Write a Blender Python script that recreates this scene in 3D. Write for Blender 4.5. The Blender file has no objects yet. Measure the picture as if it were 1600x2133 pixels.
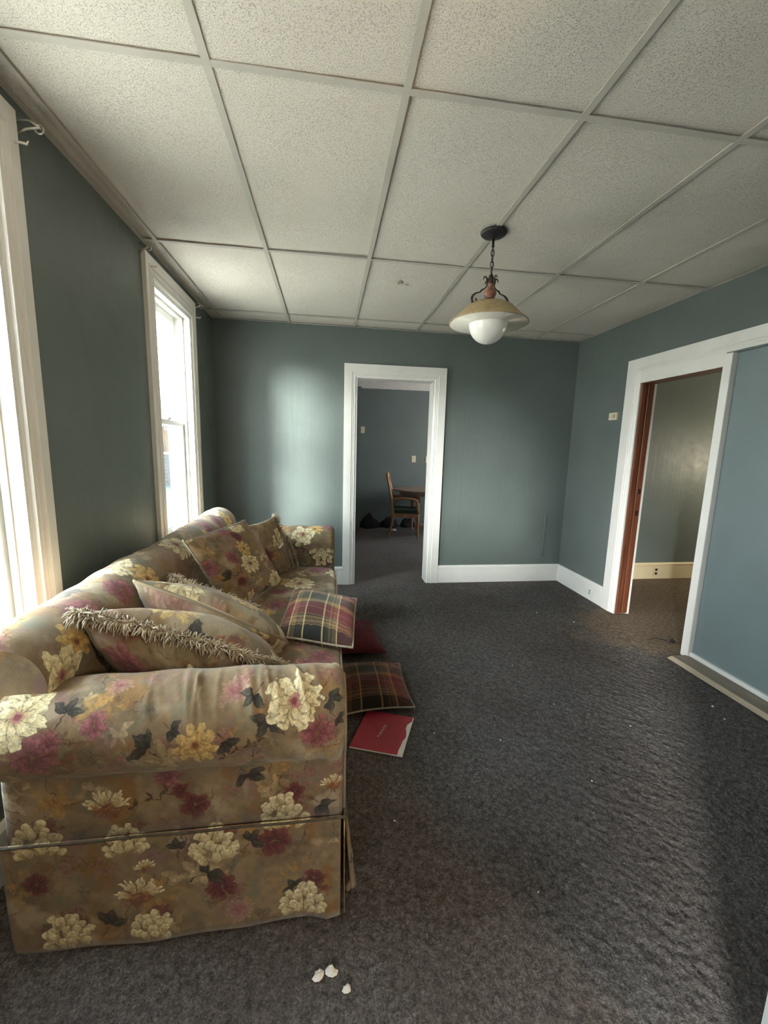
import bpy, bmesh, math, random
import numpy as np
from mathutils import Vector, Matrix

# ------------------------------------------------------------------ camera
S = bpy.context.scene
cd = bpy.data.cameras.new('camera'); cam = bpy.data.objects.new('camera', cd)
S.collection.objects.link(cam); S.camera = cam
cd.sensor_fit = 'HORIZONTAL'; cd.sensor_width = 36; cd.lens = 859.134 / 1600 * 36
cd.clip_start = .02; cd.clip_end = 200
cam.matrix_world = (Matrix.Translation((-.24427, -1.49181, 1.43755)) @ Matrix.Rotation(-.138125, 4, 'Z')
                    @ Matrix.Rotation(math.pi/2 - .157268, 4, 'X') @ Matrix.Rotation(.026802, 4, 'Z'))
# ------------------------------------------------------------------ exposure and sky
S.view_settings.view_transform = 'Standard'; S.view_settings.look = 'None'
S.view_settings.gamma = 1; S.view_settings.use_curve_mapping = False
S.view_settings.exposure = 2.5
S.cycles.max_bounces = 14; S.cycles.diffuse_bounces = 8; S.cycles.transparent_max_bounces = 16
S.cycles.sample_clamp_indirect = 6
W = bpy.data.worlds.new('overcast_sky'); S.world = W; W.use_nodes = True
wn = W.node_tree.nodes; wl = W.node_tree.links
bg = wn['Background']; bg.inputs['Strength'].default_value = 5.0
tc = wn.new('ShaderNodeTexCoord'); sx = wn.new('ShaderNodeSeparateXYZ'); rp = wn.new('ShaderNodeValToRGB')
wl.new(tc.outputs['Generated'], sx.inputs[0]); wl.new(sx.outputs['Z'], rp.inputs['Fac'])
rp.color_ramp.elements[0].position = 0; rp.color_ramp.elements[0].color = (1.0, .99, .97, 1)
rp.color_ramp.elements[1].position = .8; rp.color_ramp.elements[1].color = (.72, .86, 1.0, 1)
wl.new(rp.outputs['Color'], bg.inputs['Color'])

sn = bpy.data.lights.new('hazy_low_sun', 'SUN'); sn.energy = 3.6; sn.angle = math.radians(17); sn.color = (1, .975, .92)
sno = bpy.data.objects.new('hazy_low_sun', sn); S.collection.objects.link(sno); sno.location = (-8, -6, 5)
sno.rotation_euler = Vector((.66, .74, -.20)).to_track_quat('-Z', 'Y').to_euler()

# ------------------------------------------------------------------ helpers
R = random.Random(7)
ORG = {}
def link(o): S.collection.objects.link(o); return o
def tag(o, label=None, cat=None, group=None, kind=None):
    if label: o['label'] = label
    if cat: o['category'] = cat
    if group: o['group'] = group
    if kind: o['kind'] = kind
    return o
def thing(name, loc, label, cat, group=None):
    o = link(bpy.data.objects.new(name, None)); o.location = loc; o.empty_display_size = .05
    ORG[o] = Vector(loc); return tag(o, label, cat, group)
def sthing(name, loc):
    o = link(bpy.data.objects.new(name, None)); o.location = loc; o.empty_display_size = .05
    ORG[o] = Vector(loc); o['kind'] = 'structure'; return o
def mesh(name, v, f, mat, parent=None, uvs=None, smooth=False, kind=None, fix=True):
    v = [Vector(p) for p in v]
    if parent is None:
        lo = Vector([min(p[i] for p in v) for i in range(3)]); hi = Vector([max(p[i] for p in v) for i in range(3)])
        org = Vector(((lo.x+hi.x)/2, (lo.y+hi.y)/2, lo.z))
    else: org = ORG[parent]
    me = bpy.data.meshes.new(name); me.from_pydata([tuple(p-org) for p in v], [], f)
    if uvs is not None:
        ul = me.uv_layers.new(name='UVMap')
        idx = np.empty(len(me.loops), dtype=np.int32); me.loops.foreach_get('vertex_index', idx)
        ul.data.foreach_set('uv', np.asarray(uvs, dtype=np.float32)[idx].ravel())
    if fix:
        bm = bmesh.new(); bm.from_mesh(me); bmesh.ops.recalc_face_normals(bm, faces=bm.faces); bm.to_mesh(me); bm.free()
    if smooth: me.shade_smooth()
    me.materials.append(mat)
    o = link(bpy.data.objects.new(name, me))
    if parent is None: o.location = org
    else: o.parent = parent
    ORG[o] = org
    if kind: o['kind'] = kind
    return o
def boxgeo(boxes):
    V, F = [], []
    for b in boxes:
        x0, x1, y0, y1, z0, z1 = b; n = len(V)
        V += [(x0,y0,z0),(x1,y0,z0),(x1,y1,z0),(x0,y1,z0),(x0,y0,z1),(x1,y0,z1),(x1,y1,z1),(x0,y1,z1)]
        F += [tuple(n+i for i in q) for q in ((0,3,2,1),(4,5,6,7),(0,1,5,4),(1,2,6,5),(2,3,7,6),(3,0,4,7))]
    return V, F
def boxes(name, bl, mat, parent=None, kind=None, bev=0):
    if name.startswith('wall_') and kind: bl = [(*b[:4], -.04 if b[4] == 0 else b[4], b[5]) for b in bl]
    V, F = boxgeo(bl); o = mesh(name, V, F, mat, parent, kind=kind, fix=False)
    if bev:
        m = o.modifiers.new('bevel', 'BEVEL'); m.width = bev; m.segments = 2
    return o
def tubegeo(paths, sides=8):
    V, F = [], []
    for pts, rad, closed in paths:
        pts = [Vector(p) for p in pts]; n = len(pts)
        if not hasattr(rad, '__len__'): rad = [rad]*n
        up = None; base = len(V)
        for i, p in enumerate(pts):
            a = pts[i-1] if (i > 0 or closed) else p; b = pts[(i+1) % n] if (i < n-1 or closed) else p
            t = (b-a)
            t = t.normalized() if t.length > 1e-9 else Vector((0,0,1))
            if up is None: up = t.orthogonal().normalized()
            up = (up - t*up.dot(t))
            up = up.normalized() if up.length > 1e-6 else t.orthogonal().normalized()
            w = t.cross(up)
            for k in range(sides):
                an = 2*math.pi*k/sides; V.append(p + (up*math.cos(an)+w*math.sin(an))*rad[i])
        for i in range(n if closed else n-1):
            for k in range(sides):
                A = base+i*sides; B = base+((i+1) % n)*sides
                F.append((A+k, A+(k+1) % sides, B+(k+1) % sides, B+k))
        if not closed:
            F.append(tuple(base+k for k in range(sides))[::-1]); F.append(tuple(base+(n-1)*sides+k for k in range(sides)))
    return V, F
def tube(name, paths, mat, parent=None, sides=8, kind=None):
    if not isinstance(paths, list): paths = [paths]
    V, F = tubegeo(paths, sides); return mesh(name, V, F, mat, parent, smooth=True, kind=kind)
def lathe(name, prof, c, mat, parent=None, n=40, wob=None, ax=None):
    V, F = [], []; m = len(prof)
    for r, z in prof:
        for k in range(n):
            a = 2*math.pi*k/n; V.append((c[0]+r*math.cos(a), c[1]+r*math.sin(a), c[2]+z))
    for i in range(m-1):
        for k in range(n): F.append((i*n+k, i*n+(k+1) % n, (i+1)*n+(k+1) % n, (i+1)*n+k))
    if prof[0][0] > 1e-6: F.append(tuple(range(n))[::-1])
    if prof[-1][0] > 1e-6: F.append(tuple((m-1)*n+k for k in range(n)))
    return mesh(name, V, F, mat, parent, smooth=True)
def sweep(name, pt, a0, a1, b0, b1, prof, ws, wh, mat, parent, kind=None):
    """mitred casing: prof is a closed list of (d 0..1, t), a0..a1 / b0..b1 the outer rectangle, open at the bottom"""
    V, F = [], []; m = len(prof)
    for d, t in prof: V.append(pt(a0+d*ws, b0, t))
    for d, t in prof: V.append(pt(a0+d*ws, b1-d*wh, t))
    for d, t in prof: V.append(pt(a1-d*ws, b1-d*wh, t))
    for d, t in prof: V.append(pt(a1-d*ws, b0, t))
    for s in range(3):
        for k in range(m): F.append((s*m+k, s*m+(k+1) % m, (s+1)*m+(k+1) % m, (s+1)*m+k))
    F.append(tuple(range(m))); F.append(tuple(3*m+k for k in range(m)))
    return mesh(name, V, F, mat, parent, kind=kind)
def vnoise(h, w, sy, sx, rng, octaves=3, wrap=True):
    """smooth value noise, cells of sy x sx pixels"""
    out = np.zeros((h, w)); amp = 1; tot = 0
    for o in range(octaves):
        ny = max(2, int(round(h/sy*2**o))); nx = max(2, int(round(w/sx*2**o)))
        g = rng.random((ny, nx)); yy = np.arange(h)*ny/h; xx = np.arange(w)*nx/w
        y0 = yy.astype(int); x0 = xx.astype(int); fy = yy-y0; fx = xx-x0
        fy = (fy*fy*(3-2*fy))[:, None]; fx = (fx*fx*(3-2*fx))[None]
        y1 = (y0+1) % ny; x1 = (x0+1) % nx; y0 %= ny; x0 %= nx
        a = g[y0][:, x0]*(1-fx)+g[y0][:, x1]*fx; b = g[y1][:, x0]*(1-fx)+g[y1][:, x1]*fx
        out += amp*(a*(1-fy)+b*fy); tot += amp; amp *= .5
    return out/tot

# ------------------------------------------------------------------ materials
class N:
    def __init__(s, name):
        s.m = bpy.data.materials.new(name); s.m.use_nodes = True; s.t = s.m.node_tree
        s.p = s.t.nodes['Principled BSDF']; s._c = None
    def n(s, typ, **k):
        o = s.t.nodes.new('ShaderNode'+typ)
        for a, b in k.items(): setattr(o, a, b)
        return o
    def l(s, a, b): s.t.links.new(a, b)
    def co(s, scale=(1,1,1), rot=(0,0,0), out='Object'):
        if not s._c: s._c = s.n('TexCoord')
        mp = s.n('Mapping'); mp.inputs['Scale'].default_value = scale; mp.inputs['Rotation'].default_value = rot
        s.l(s._c.outputs[out], mp.inputs['Vector']); return mp.outputs[0]
    def noise(s, scale, vec=None, detail=4, rough=.55, dist=0):
        o = s.n('TexNoise'); o.inputs['Scale'].default_value = scale; o.inputs['Detail'].default_value = detail
        o.inputs['Roughness'].default_value = rough; o.inputs['Distortion'].default_value = dist
        s.l(vec if vec is not None else s.co(), o.inputs['Vector']); return o.outputs['Fac']
    def ramp(s, fac, stops):
        o = s.n('ValToRGB'); e = o.color_ramp.elements
        while len(e) < len(stops): e.new(.5)
        for i, (q, c) in enumerate(stops): e[i].position = q; e[i].color = (*c, 1) if len(c) == 3 else c
        s.l(fac, o.inputs[0]); return o.outputs[0]
    def mix(s, fac, a, b, mode='MIX'):
        o = s.n('Mix', data_type='RGBA', blend_type=mode)
        for i, v in ((0, fac), (6, a), (7, b)):
            if hasattr(v, 'is_linked'): s.l(v, o.inputs[i])
            else: o.inputs[i].default_value = v if i == 0 else (*v, 1)
        return o.outputs[2]
    def math(s, op, a, b=0., c=0.):
        o = s.n('Math', operation=op)
        for i, v in enumerate((a, b, c)):
            if hasattr(v, 'is_linked'): s.l(v, o.inputs[i])
            else: o.inputs[i].default_value = v
        return o.outputs[0]
    def col(s, c):
        if hasattr(c, 'is_linked'): s.l(c, s.p.inputs['Base Color'])
        else: s.p.inputs['Base Color'].default_value = (*c, 1)
    def rough(s, r, spec=None, metal=None):
        if hasattr(r, 'is_linked'): s.l(r, s.p.inputs['Roughness'])
        else: s.p.inputs['Roughness'].default_value = r
        if spec is not None: s.p.inputs['Specular IOR Level'].default_value = spec
        if metal is not None: s.p.inputs['Metallic'].default_value = metal
    def bump(s, h, dist=.002, st=.6):
        b = s.n('Bump'); b.inputs['Distance'].default_value = dist; b.inputs['Strength'].default_value = st
        s.l(h, b.inputs['Height'])
        if s.p.inputs['Normal'].is_linked: s.l(s.p.inputs['Normal'].links[0].from_socket, b.inputs['Normal'])
        s.l(b.outputs[0], s.p.inputs['Normal'])
def simple(name, c, rough=.6, var=.12, scale=12, bumpd=.0006, spec=None, metal=None):
    m = N(name); f = m.noise(scale)
    m.col(m.ramp(f, [(.3, tuple(x*(1-var) for x in c)), (.7, tuple(min(1, x*(1+var)) for x in c))]))
    m.rough(rough, spec, metal)
    if bumpd: m.bump(m.noise(scale*8), bumpd)
    return m.m
def paint_mat():
    m = N('satin_teal_wall_paint')
    f = m.noise(2.2, detail=3)
    m.col(m.ramp(f, [(.3, (.116, .141, .133)), (.7, (.133, .161, .153))]))
    m.rough(m.math('MULTIPLY_ADD', m.noise(9), .22, .36), spec=.5)
    m.bump(m.noise(1., m.co((26, 26, 1.1)), detail=5, rough=.6), .004, .35)   # old ridges running down the plaster
    m.bump(m.noise(70), .0009, .5)
    m.bump(m.noise(3), .02, .25)
    return m.m
def white_mat(name='chipped_white_gloss_paint', c=(.80, .785, .75)):
    m = N(name)
    base = m.ramp(m.noise(6), [(.3, tuple(x*.93 for x in c)), (.7, c)])
    dirt = m.ramp(m.noise(38, detail=6, rough=.7), [(.66, (0,0,0)), (.74, (1,1,1))])
    m.col(m.mix(m.math('MULTIPLY', dirt, .35), base, (.33, .29, .24)))
    m.rough(.42); m.bump(m.noise(1., m.co((60, 60, 4))), .0012, .4); m.bump(m.noise(120), .0004, .4)
    return m.m
def tile_mat():
    m = N('pitted_acoustic_tile')
    v = m.co((1, 1, 1), out='Object')
    pits = m.ramp(m.noise(230, v, detail=2, rough=.6), [(.34, (1,1,1)), (.42, (0,0,0))])
    c = m.ramp(m.noise(1.6, v), [(.3, (.71, .655, .59)), (.7, (.77, .72, .655))])
    m.col(m.mix(m.math('MULTIPLY', pits, .27), c, (.40, .37, .33)))
    m.rough(.95, spec=.1)
    m.bump(m.math('SUBTRACT', m.noise(170, v), pits), .0030, .8)
    return m.m
def carpet_mat():
    m = N('worn_charcoal_carpet')
    v = m.co()
    fine = m.noise(150, v, detail=4, rough=.8)
    big = m.noise(1.4, v, detail=4); clump = m.ramp(m.noise(42, v, detail=3, rough=.7), [(.34, (.68,.68,.68)), (.62, (1.22,1.22,1.22))])
    base = m.ramp(fine, [(.30, (.050, .043, .040)), (.5, (.125, .113, .107)), (.70, (.25, .232, .222))])
    base = m.mix(m.ramp(big, [(.40, (0,0,0)), (.62, (.75,.75,.75))]), base, m.mix(.5, base, (.075, .056, .046)))
    # carpet turns tan around the side doorway and across the hall
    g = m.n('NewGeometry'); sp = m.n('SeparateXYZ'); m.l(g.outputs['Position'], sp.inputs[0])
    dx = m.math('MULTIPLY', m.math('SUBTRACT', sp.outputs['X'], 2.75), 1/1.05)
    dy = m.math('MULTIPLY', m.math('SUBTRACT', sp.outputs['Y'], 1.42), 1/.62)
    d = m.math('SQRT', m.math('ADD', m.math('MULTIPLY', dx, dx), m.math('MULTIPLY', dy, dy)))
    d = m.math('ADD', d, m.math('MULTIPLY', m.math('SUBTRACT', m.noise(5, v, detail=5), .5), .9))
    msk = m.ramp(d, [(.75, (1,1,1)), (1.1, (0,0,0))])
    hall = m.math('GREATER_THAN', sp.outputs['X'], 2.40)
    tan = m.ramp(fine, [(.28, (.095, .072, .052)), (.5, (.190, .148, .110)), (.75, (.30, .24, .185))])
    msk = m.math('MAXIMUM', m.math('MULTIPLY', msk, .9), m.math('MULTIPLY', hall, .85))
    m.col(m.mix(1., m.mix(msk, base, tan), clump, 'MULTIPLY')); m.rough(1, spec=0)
    m.bump(m.noise(190, v, detail=3, rough=.75), .006, .9)
    return m.m
def wood_mat(name, a, b, rot=(0,0,0), sc=(2, 24, 24), rough=.5):
    m = N(name); v = m.co(sc, rot)
    m.col(m.ramp(m.noise(1.0, v, detail=6, rough=.65, dist=1.2), [(.3, a), (.7, b)])); m.rough(rough)
    m.bump(m.noise(2.0, v, detail=5), .0015, .4); return m.m
def glass_mat():
    m = N('window_glass'); t = m.t; t.nodes.remove(m.p)
    out = t.nodes['Material Output']; tr = m.n('BsdfTransparent'); gl = m.n('BsdfGlossy'); mx = m.n('MixShader'); lw = m.n('LayerWeight'); fr = m.n('Math', operation='MULTIPLY_ADD')
    tr.inputs['Color'].default_value = (.93, .96, .95, 1); gl.inputs['Roughness'].default_value = .02; lw.inputs['Blend'].default_value = .5
    m.l(m.math('POWER', lw.outputs['Facing'], 5.), fr.inputs[0]); fr.inputs[1].default_value = .8; fr.inputs[2].default_value = .035
    m.l(fr.outputs[0], mx.inputs[0]); m.l(tr.outputs[0], mx.inputs[1]); m.l(gl.outputs[0], mx.inputs[2]); m.l(mx.outputs[0], out.inputs['Surface'])
    return m.m
def img_mat(name, img, rough=.9, bumpscale=420, sheen=.15, sc=1.0):
    m = N(name); tx = m.n('TexImage', image=img, extension='REPEAT')
    m.l(m.co((sc, sc, sc), out='UV'), tx.inputs['Vector']); m.col(tx.outputs['Color'])
    m.rough(rough, spec=.25); m.p.inputs['Sheen Weight'].default_value = sheen
    m.bump(m.noise(bumpscale), .0007, .5); m.bump(m.noise(22, detail=3), .004, .35)
    return m.m
M = dict(
    paint=paint_mat(), paint_window_lit=simple('smooth_wall_paint_window_lit', (.185, .232, .242), .5, .05, 3, .0006), white=white_mat(), cream=white_mat('cream_paint', (.70, .60, .40)), tile=tile_mat(), carpet=carpet_mat(),
    grid=simple('dull_white_metal', (.52, .49, .44), .6, .06, 9), plain=simple('flat_ceiling_white', (.72, .69, .64), .9),
    brown=wood_mat('varnished_red_brown_wood', (.085, .026, .012), (.20, .070, .034), sc=(30, 30, 2.2), rough=.42),
    oak=wood_mat('orange_oak', (.22, .10, .04), (.42, .21, .09), sc=(14, 14, 3)),
    tablew=wood_mat('dusty_table_wood', (.16, .10, .075), (.27, .18, .14), sc=(3, 16, 16), rough=.35),
    board=wood_mat('bare_grey_plank', (.17, .14, .11), (.30, .255, .20), sc=(22, 2.0, 22), rough=.8),
    boardedge=wood_mat('bare_plank_edge', (.34, .27, .19), (.50, .41, .30), sc=(22, 2.0, 22), rough=.8),
    glass=glass_mat(), vinyl=simple('white_vinyl', (.78, .79, .78), .35, .04, 5),
    black=simple('black_iron', (.018, .014, .016), .45, .2, 30, spec=.5), blackbrown=simple('dark_bronze', (.05, .03, .022), .4, .4, 40, metal=.5),
    turned=simple('reddish_turned_wood', (.21, .085, .050), .4, .3, 30),
    shade=simple('amber_scavo_glass', (.40, .30, .155), .45, .2, 60, .001),
    shadein=simple('pale_glass_lining', (.62, .58, .50), .35, .08, 40),
    globe=simple('opal_glass', (.80, .77, .72), .25, .02, 8, 0, spec=.5),
    plate=simple('ivory_plastic', (.62, .56, .42), .4, .06, 20), hole=simple('dark_slot', (.01, .01, .01), .8),
    nickel=simple('dull_nickel', (.62, .60, .56), .35, .1, 20, metal=.8),
    paper=simple('white_paper', (.78, .74, .68), .8, .05, 40), maroon=simple('maroon_velvet', (.085, .010, .014), .95, .35, 14, .002),
    twine=simple('tan_cord', (.36, .31, .23), .9, .25, 60), fringe=simple('cotton_fringe', (.42, .35, .25), .95, .35, 25),
    seam=simple('dark_seam_cord', (.085, .070, .050), .9, .3, 60),
    cord=simple('faded_green_cord', (.26, .24, .18), .9, .2, 40), dark=simple('dark_cloth', (.012, .012, .014), .9, .5, 12, .002),
    greenfab=simple('dark_green_upholstery', (.022, .04, .032), .9), grass=simple('pale_tan_gravel', (.56, .49, .39), .95, .35, 3, .01),
    bark=simple('bare_bark', (.020, .013, .008), .9, .3, 8), siding=simple('grey_blue_boards', (.020, .024, .027), .8, .1, 4),
    fence=simple('weathered_fence_wood', (.034, .021, .011), .85, .3, 6), bulb=None)
def emit(name, c, s):
    m = N(name); m.p.inputs['Emission Color'].default_value = (*c, 1); m.p.inputs['Emission Strength'].default_value = s; m.col((.8,.8,.8)); return m.m

# ------------------------------------------------------------------ painted cloth (flat print, made with numpy)
class Cloth:
    def __init__(s, w, h, ppm, seed, base, wrap):
        s.r = np.random.default_rng(seed); s.ppm = ppm; s.W = int(w*ppm); s.H = int(h*ppm); s.wrap = wrap
        c = np.array(base, float)[None, None]
        def nz(d, o=3, st=3.2): return np.clip((vnoise(s.H, s.W, d*ppm, d*ppm, s.r, o)-.5)*st, -1, 1)[..., None]
        s.a = c*(1+.10*nz(.12, 4)+.07*nz(.02, 3))
        for tint, d, th in (((.50, .36, .20), .09, .25), ((.50, .38, .36), .07, .4), ((.42, .41, .33), .06, .4), ((.66, .60, .50), .08, .3)):
            k = np.clip((nz(d, 4)-th)*1.6, 0, .7); s.a = s.a*(1-k)+np.array(tint)[None, None]*k
        s.nx = (vnoise(s.H, s.W, .02*ppm, .02*ppm, s.r, 3)-.5); s.ny = (vnoise(s.H, s.W, .02*ppm, .02*ppm, s.r, 3)-.5)
        s.mot = vnoise(s.H, s.W, .006*ppm, .006*ppm, s.r, 2)
    def patch(s, cx, cy, rad):
        x0 = int((cx-rad)*s.ppm); x1 = int((cx+rad)*s.ppm)+1; y0 = int((cy-rad)*s.ppm); y1 = int((cy+rad)*s.ppm)+1
        xs = np.arange(x0, x1); ys = np.arange(y0, y1)
        if s.wrap: ix = xs % s.W; iy = ys % s.H
        else:
            kx = (xs >= 0) & (xs < s.W); ky = (ys >= 0) & (ys < s.H); xs = xs[kx]; ys = ys[ky]; ix = xs; iy = ys
        if len(ix) == 0 or len(iy) == 0: return None
        g = np.ix_(iy, ix); wq = .9*rad
        X = (xs[None]/s.ppm-cx)+s.nx[g]*wq*.35; Y = (ys[:, None]/s.ppm-cy)+s.ny[g]*wq*.35
        return g, X, Y
    def petal(s, cx, cy, L, wd, ang, c0, c1, pointed=False, al=1., edge=.72, vein=0.):
        p = s.patch(cx, cy, L*1.12)
        if p is None: return
        g, X, Y = p; ca, sa = math.cos(ang), math.sin(ang)
        a = (X*ca+Y*sa)/L; b = (-X*sa+Y*ca)/wd; aa = np.clip(a, 0, 1)
        sh = (np.sin(np.pi*aa**.8) if pointed else np.sqrt(np.clip(1-(2*aa-1.0)**2, 0, 1))*(.55+.6*aa))+1e-4
        t = np.abs(b)/sh; al_ = np.clip((1-t)*6, 0, 1)*np.clip(a*25, 0, 1)*np.clip((1-a)*25, 0, 1)*al
        col = np.array(c0)[None, None]*(1-aa[..., None])+np.array(c1)[None, None]*aa[..., None]
        shd = 1-(1-edge)*np.clip((t-.70)*4, 0, 1)-.20*(s.mot[g]-.5)*2
        shd = shd*(1-.10*(np.cos(b*26) > .6))
        if vein: shd = shd*(1+vein*(np.abs(b) < .07))
        col = col*shd[..., None]
        s.a[g] = s.a[g]*(1-al_[..., None])+col*al_[..., None]
    def blob(s, cx, cy, r, c, al=.8):
        p = s.patch(cx, cy, r*1.3)
        if p is None: return
        g, X, Y = p; d = np.sqrt(X*X+Y*Y)/r+(s.mot[g]-.5)*.7+(s.nx[g])*1.2
        k = (np.clip((1-d)*2.2, 0, 1)*al)[..., None]
        s.a[g] = s.a[g]*(1-k)+np.array(c)[None, None]*(.85+.3*s.mot[g])[..., None]*k
    def line(s, x0, y0, x1, y1, w, c, al=.8):
        L = math.hypot(x1-x0, y1-y0); s.petal(x0, y0, L, w, math.atan2(y1-y0, x1-x0), c, c, al=al, edge=1)
    def ghosts(s, w, h, num):
        q = s.r
        for _ in range(num):
            x, y, r = q.random()*w, q.random()*h, .02+.045*q.random(); t = q.random(); rot = q.random()*6.28
            col = [(.44, .34, .22), (.36, .33, .27), (.50, .35, .31), (.68, .60, .46), (.60, .46, .26)][int(q.random()*5)]
            for i in range(int(4+q.random()*7)):
                a = rot+i*(.9 if t < .5 else .5)
                s.petal(x+q.normal()*r*.25, y+q.normal()*r*.25, r*(.6+.5*q.random()), r*(.12+.2*q.random()), a, col, [min(1, v*1.18) for v in col], t < .55, .30+.25*q.random(), edge=.75)
            if q.random() < .5: s.line(x, y, x+math.cos(rot)*r*2, y+math.sin(rot)*r*2, r*.04, (.30, .22, .15), .6)
    def draw(s, kind, x, y, r, rot=None):
        q = s.r; rot = q.random()*6.28 if rot is None else rot
        CR, TN = (.93, .90, .76), (.72, .64, .47); BU, MV, DK = (.40, .15, .17), (.55, .32, .34), (.20, .19, .19)
        r = r*1.12; CR, TN = (.88, .83, .67), (.60, .50, .34)
        if kind == 'daisy':
            s.blob(x-r*.1, y-r*.1, r*1.05, (.44, .36, .26), .45)
            for n, L, w in ((11, 1.05, .30), (9, .85, .30), (7, .62, .24)):
                for i in range(n):
                    a = rot+i*2*math.pi/n+q.normal()*.16+L
                    s.petal(x+q.normal()*.03*r, y+q.normal()*.03*r, r*L*(1+q.normal()*.10), r*w, a, TN, CR, edge=.52)
            s.blob(x, y, r*.26, (.58, .38, .36), 1); s.blob(x, y, r*.13, (.40, .20, .20), .8)
        elif kind in ('peony', 'peonyc'):
            s.blob(x+.35*r, y+.45*r, r*.7, (.36, .15, .13), .55); s.blob(x-.6*r, y+.1*r, r*.5, (.27, .24, .19), .5)
            for row, (hh_, ww, n) in enumerate([(.55, .34, 3), (.30, .62, 4), (.0, .85, 5), (-.30, .95, 5), (-.55, .75, 4)]):
                for i in range(n):
                    px = x+ww*r*(2*(i+.5)/n-1)*.85+q.normal()*.05*r; py = y+hh_*r+q.normal()*.06*r-.25*r
                    s.petal(px, py, r*(.66-.03*row), r*.27, math.pi/2-(px-x)/r*1.2+q.normal()*.35, TN, CR, edge=.55)
            for i in range(9): s.petal(x+q.normal()*.3*r, y-.75*r, r*.8, r*.05, math.pi*(.15+.7*i/8), (.70, .62, .46), (.85, .79, .62), al=.7)
        elif kind in ('rose', 'bud'):
            c0, c1 = ((.27, .11, .12), (.46, .24, .24)) if kind == 'bud' else ((.40, .18, .21), (.62, .40, .40))
            s.blob(x+r*.2, y-r*.2, r*1.1, (.40, .27, .20), .45)
            for i in range(20):
                a = rot+i*2.4; d = r*max(0, .62-.03*i)
                s.petal(x+math.cos(a)*d*.7, y+math.sin(a)*d*.7, r*.58, r*.26, a+.5+q.normal()*.3, c0, c1, al=.72, edge=.62)
        elif kind == 'ochre':
            for n, L in ((9, 1.0), (7, .7), (5, .4)):
                for i in range(n): s.petal(x, y, r*L, r*.27, rot+i*6.28/n+L, (.58, .42, .24), (.82, .70, .44), al=.85, edge=.7)
            s.blob(x, y, r*.2, (.45, .28, .16), .9)
        elif kind == 'mauve':
            for i in range(16): s.petal(x, y, r*(.6+.4*q.random()), r*.14, rot+i*.4, MV, (.70, .57, .52), al=.5, edge=.8)
        elif kind == 'spiky':
            s.blob(x, y, r*.6, (.42, .24, .17), .6)
            for i in range(15):
                a = rot*0+.2+i*.21+q.normal()*.05
                s.petal(x+math.cos(a)*r*.25, y+math.sin(a)*r*.15, r*(.55+.3*q.random()), r*.09, a, TN, CR, edge=.8)
            for i in range(7): s.petal(x+q.normal()*r*.25, y-r*.2, r*.4, r*.08, q.random()*3.1, (.5, .3, .2), (.66, .48, .3), al=.8)
        elif kind in ('leaf', 'leafl'):
            c0, c1 = ((.17, .155, .14), (.29, .275, .23)) if kind == 'leaf' else ((.42, .42, .38), (.55, .54, .47))
            for k in range(3 if r > .02 else 2):
                s.petal(x, y, r*1.25, r*.36, rot+k*1.15+q.normal()*.2, c0, c1, True, .9, vein=.35)
            s.line(x, y, x-math.cos(rot+1.1)*r*1.1, y-math.sin(rot+1.1)*r*1.1, r*.05, (.26, .2, .16))
        elif kind == 'twig':
            s.line(x-r, y-r*.5, x+r, y+r*.4, r*.035, (.27, .19, .14))
            for i in range(7):
                t = -1+i*.3; s.petal(x+r*t, y+r*t*.45, r*.38, r*.07, .5+(i % 2)*1.5+q.normal()*.2, (.27, .19, .14), (.36, .28, .19), True, .85)
    def image(s, name):
        a = np.clip(s.a*(.95+.10*s.r.random((s.H, s.W, 1))), 0, 1)
        px = np.ones((s.H, s.W, 4), np.float32); px[..., :3] = a
        im = bpy.data.images.new(name, s.W, s.H); im.pixels.foreach_set(px.ravel()); im.update(); im.pack(); return im
BASE = (.500, .425, .320)
SIDE = [('daisy',-.333,.758,.068),('daisy',-1.025,.758,.07),('rose',-.836,.728,.035),('rose',-.974,.656,.065),('rose',-.937,.694,.029),('leaf',-.706,.662,.04),('leaf',-.647,.709,.024),('leaf',-.509,.672,.029),('leaf',-.398,.716,.041),('leaf',-.439,.779,.031),('leaf',-.239,.762,.032),('leaf',-.915,.763,.032),('leaf',-.214,.712,.018),('ochre',-.584,.664,.053),('rose',-.27,.678,.05),('rose',-.678,.531,.037),('bud',-.644,.48,.025),('bud',-.609,.431,.041),('spiky',-.832,.447,.055),('peony',-1.013,.369,.053),('peony',-.793,.345,.047),('peony',-.368,.382,.057),('bud',-.335,.445,.03),('leaf',-.264,.395,.036),('spiky',-.225,.459,.033),('leaf',-.467,.52,.039),('mauve',-.496,.795,.049),('twig',-.713,.465,.062),('twig',-.473,.643,.05),('peony',-.566,.300,.06),('leaf',-.587,.211,.042),('bud',-.545,.161,.046),('spiky',-.769,.166,.058),('peony',-.961,.067,.058),('peony',-.739,.065,.05),('peony',-.31,.076,.058),('bud',-.278,.15,.035),('bud',-.395,.295,.05),('leaf',-.46,.303,.032),('mauve',-.497,.071,.047),('spiky',-.745,.254,.028),('bud',-1.026,.233,.035),('leaf',-.659,.303,.028),('leaf',-.85,.082,.038),('leaf',-.339,.123,.028),('leafl',-1.029,.904,.041),('mauve',-.805,.83,.038)]
SW, SH = 1.00, 1.20
side = Cloth(SW, SH, 900, 3, BASE, False)
order = {'twig': 0, 'mauve': 1, 'rose': 2, 'bud': 2, 'leaf': 3, 'leafl': 3, 'ochre': 4, 'spiky': 5, 'peony': 6, 'daisy': 7}
side.ghosts(SW, SH, 150)
for k, x, y, r in sorted(SIDE, key=lambda e: order[e[0]]): side.draw(k, x+1.15, y, r)
M['side'] = img_mat('floral_sofa_arm_cloth', side.image('floral_arm_print'))
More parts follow.
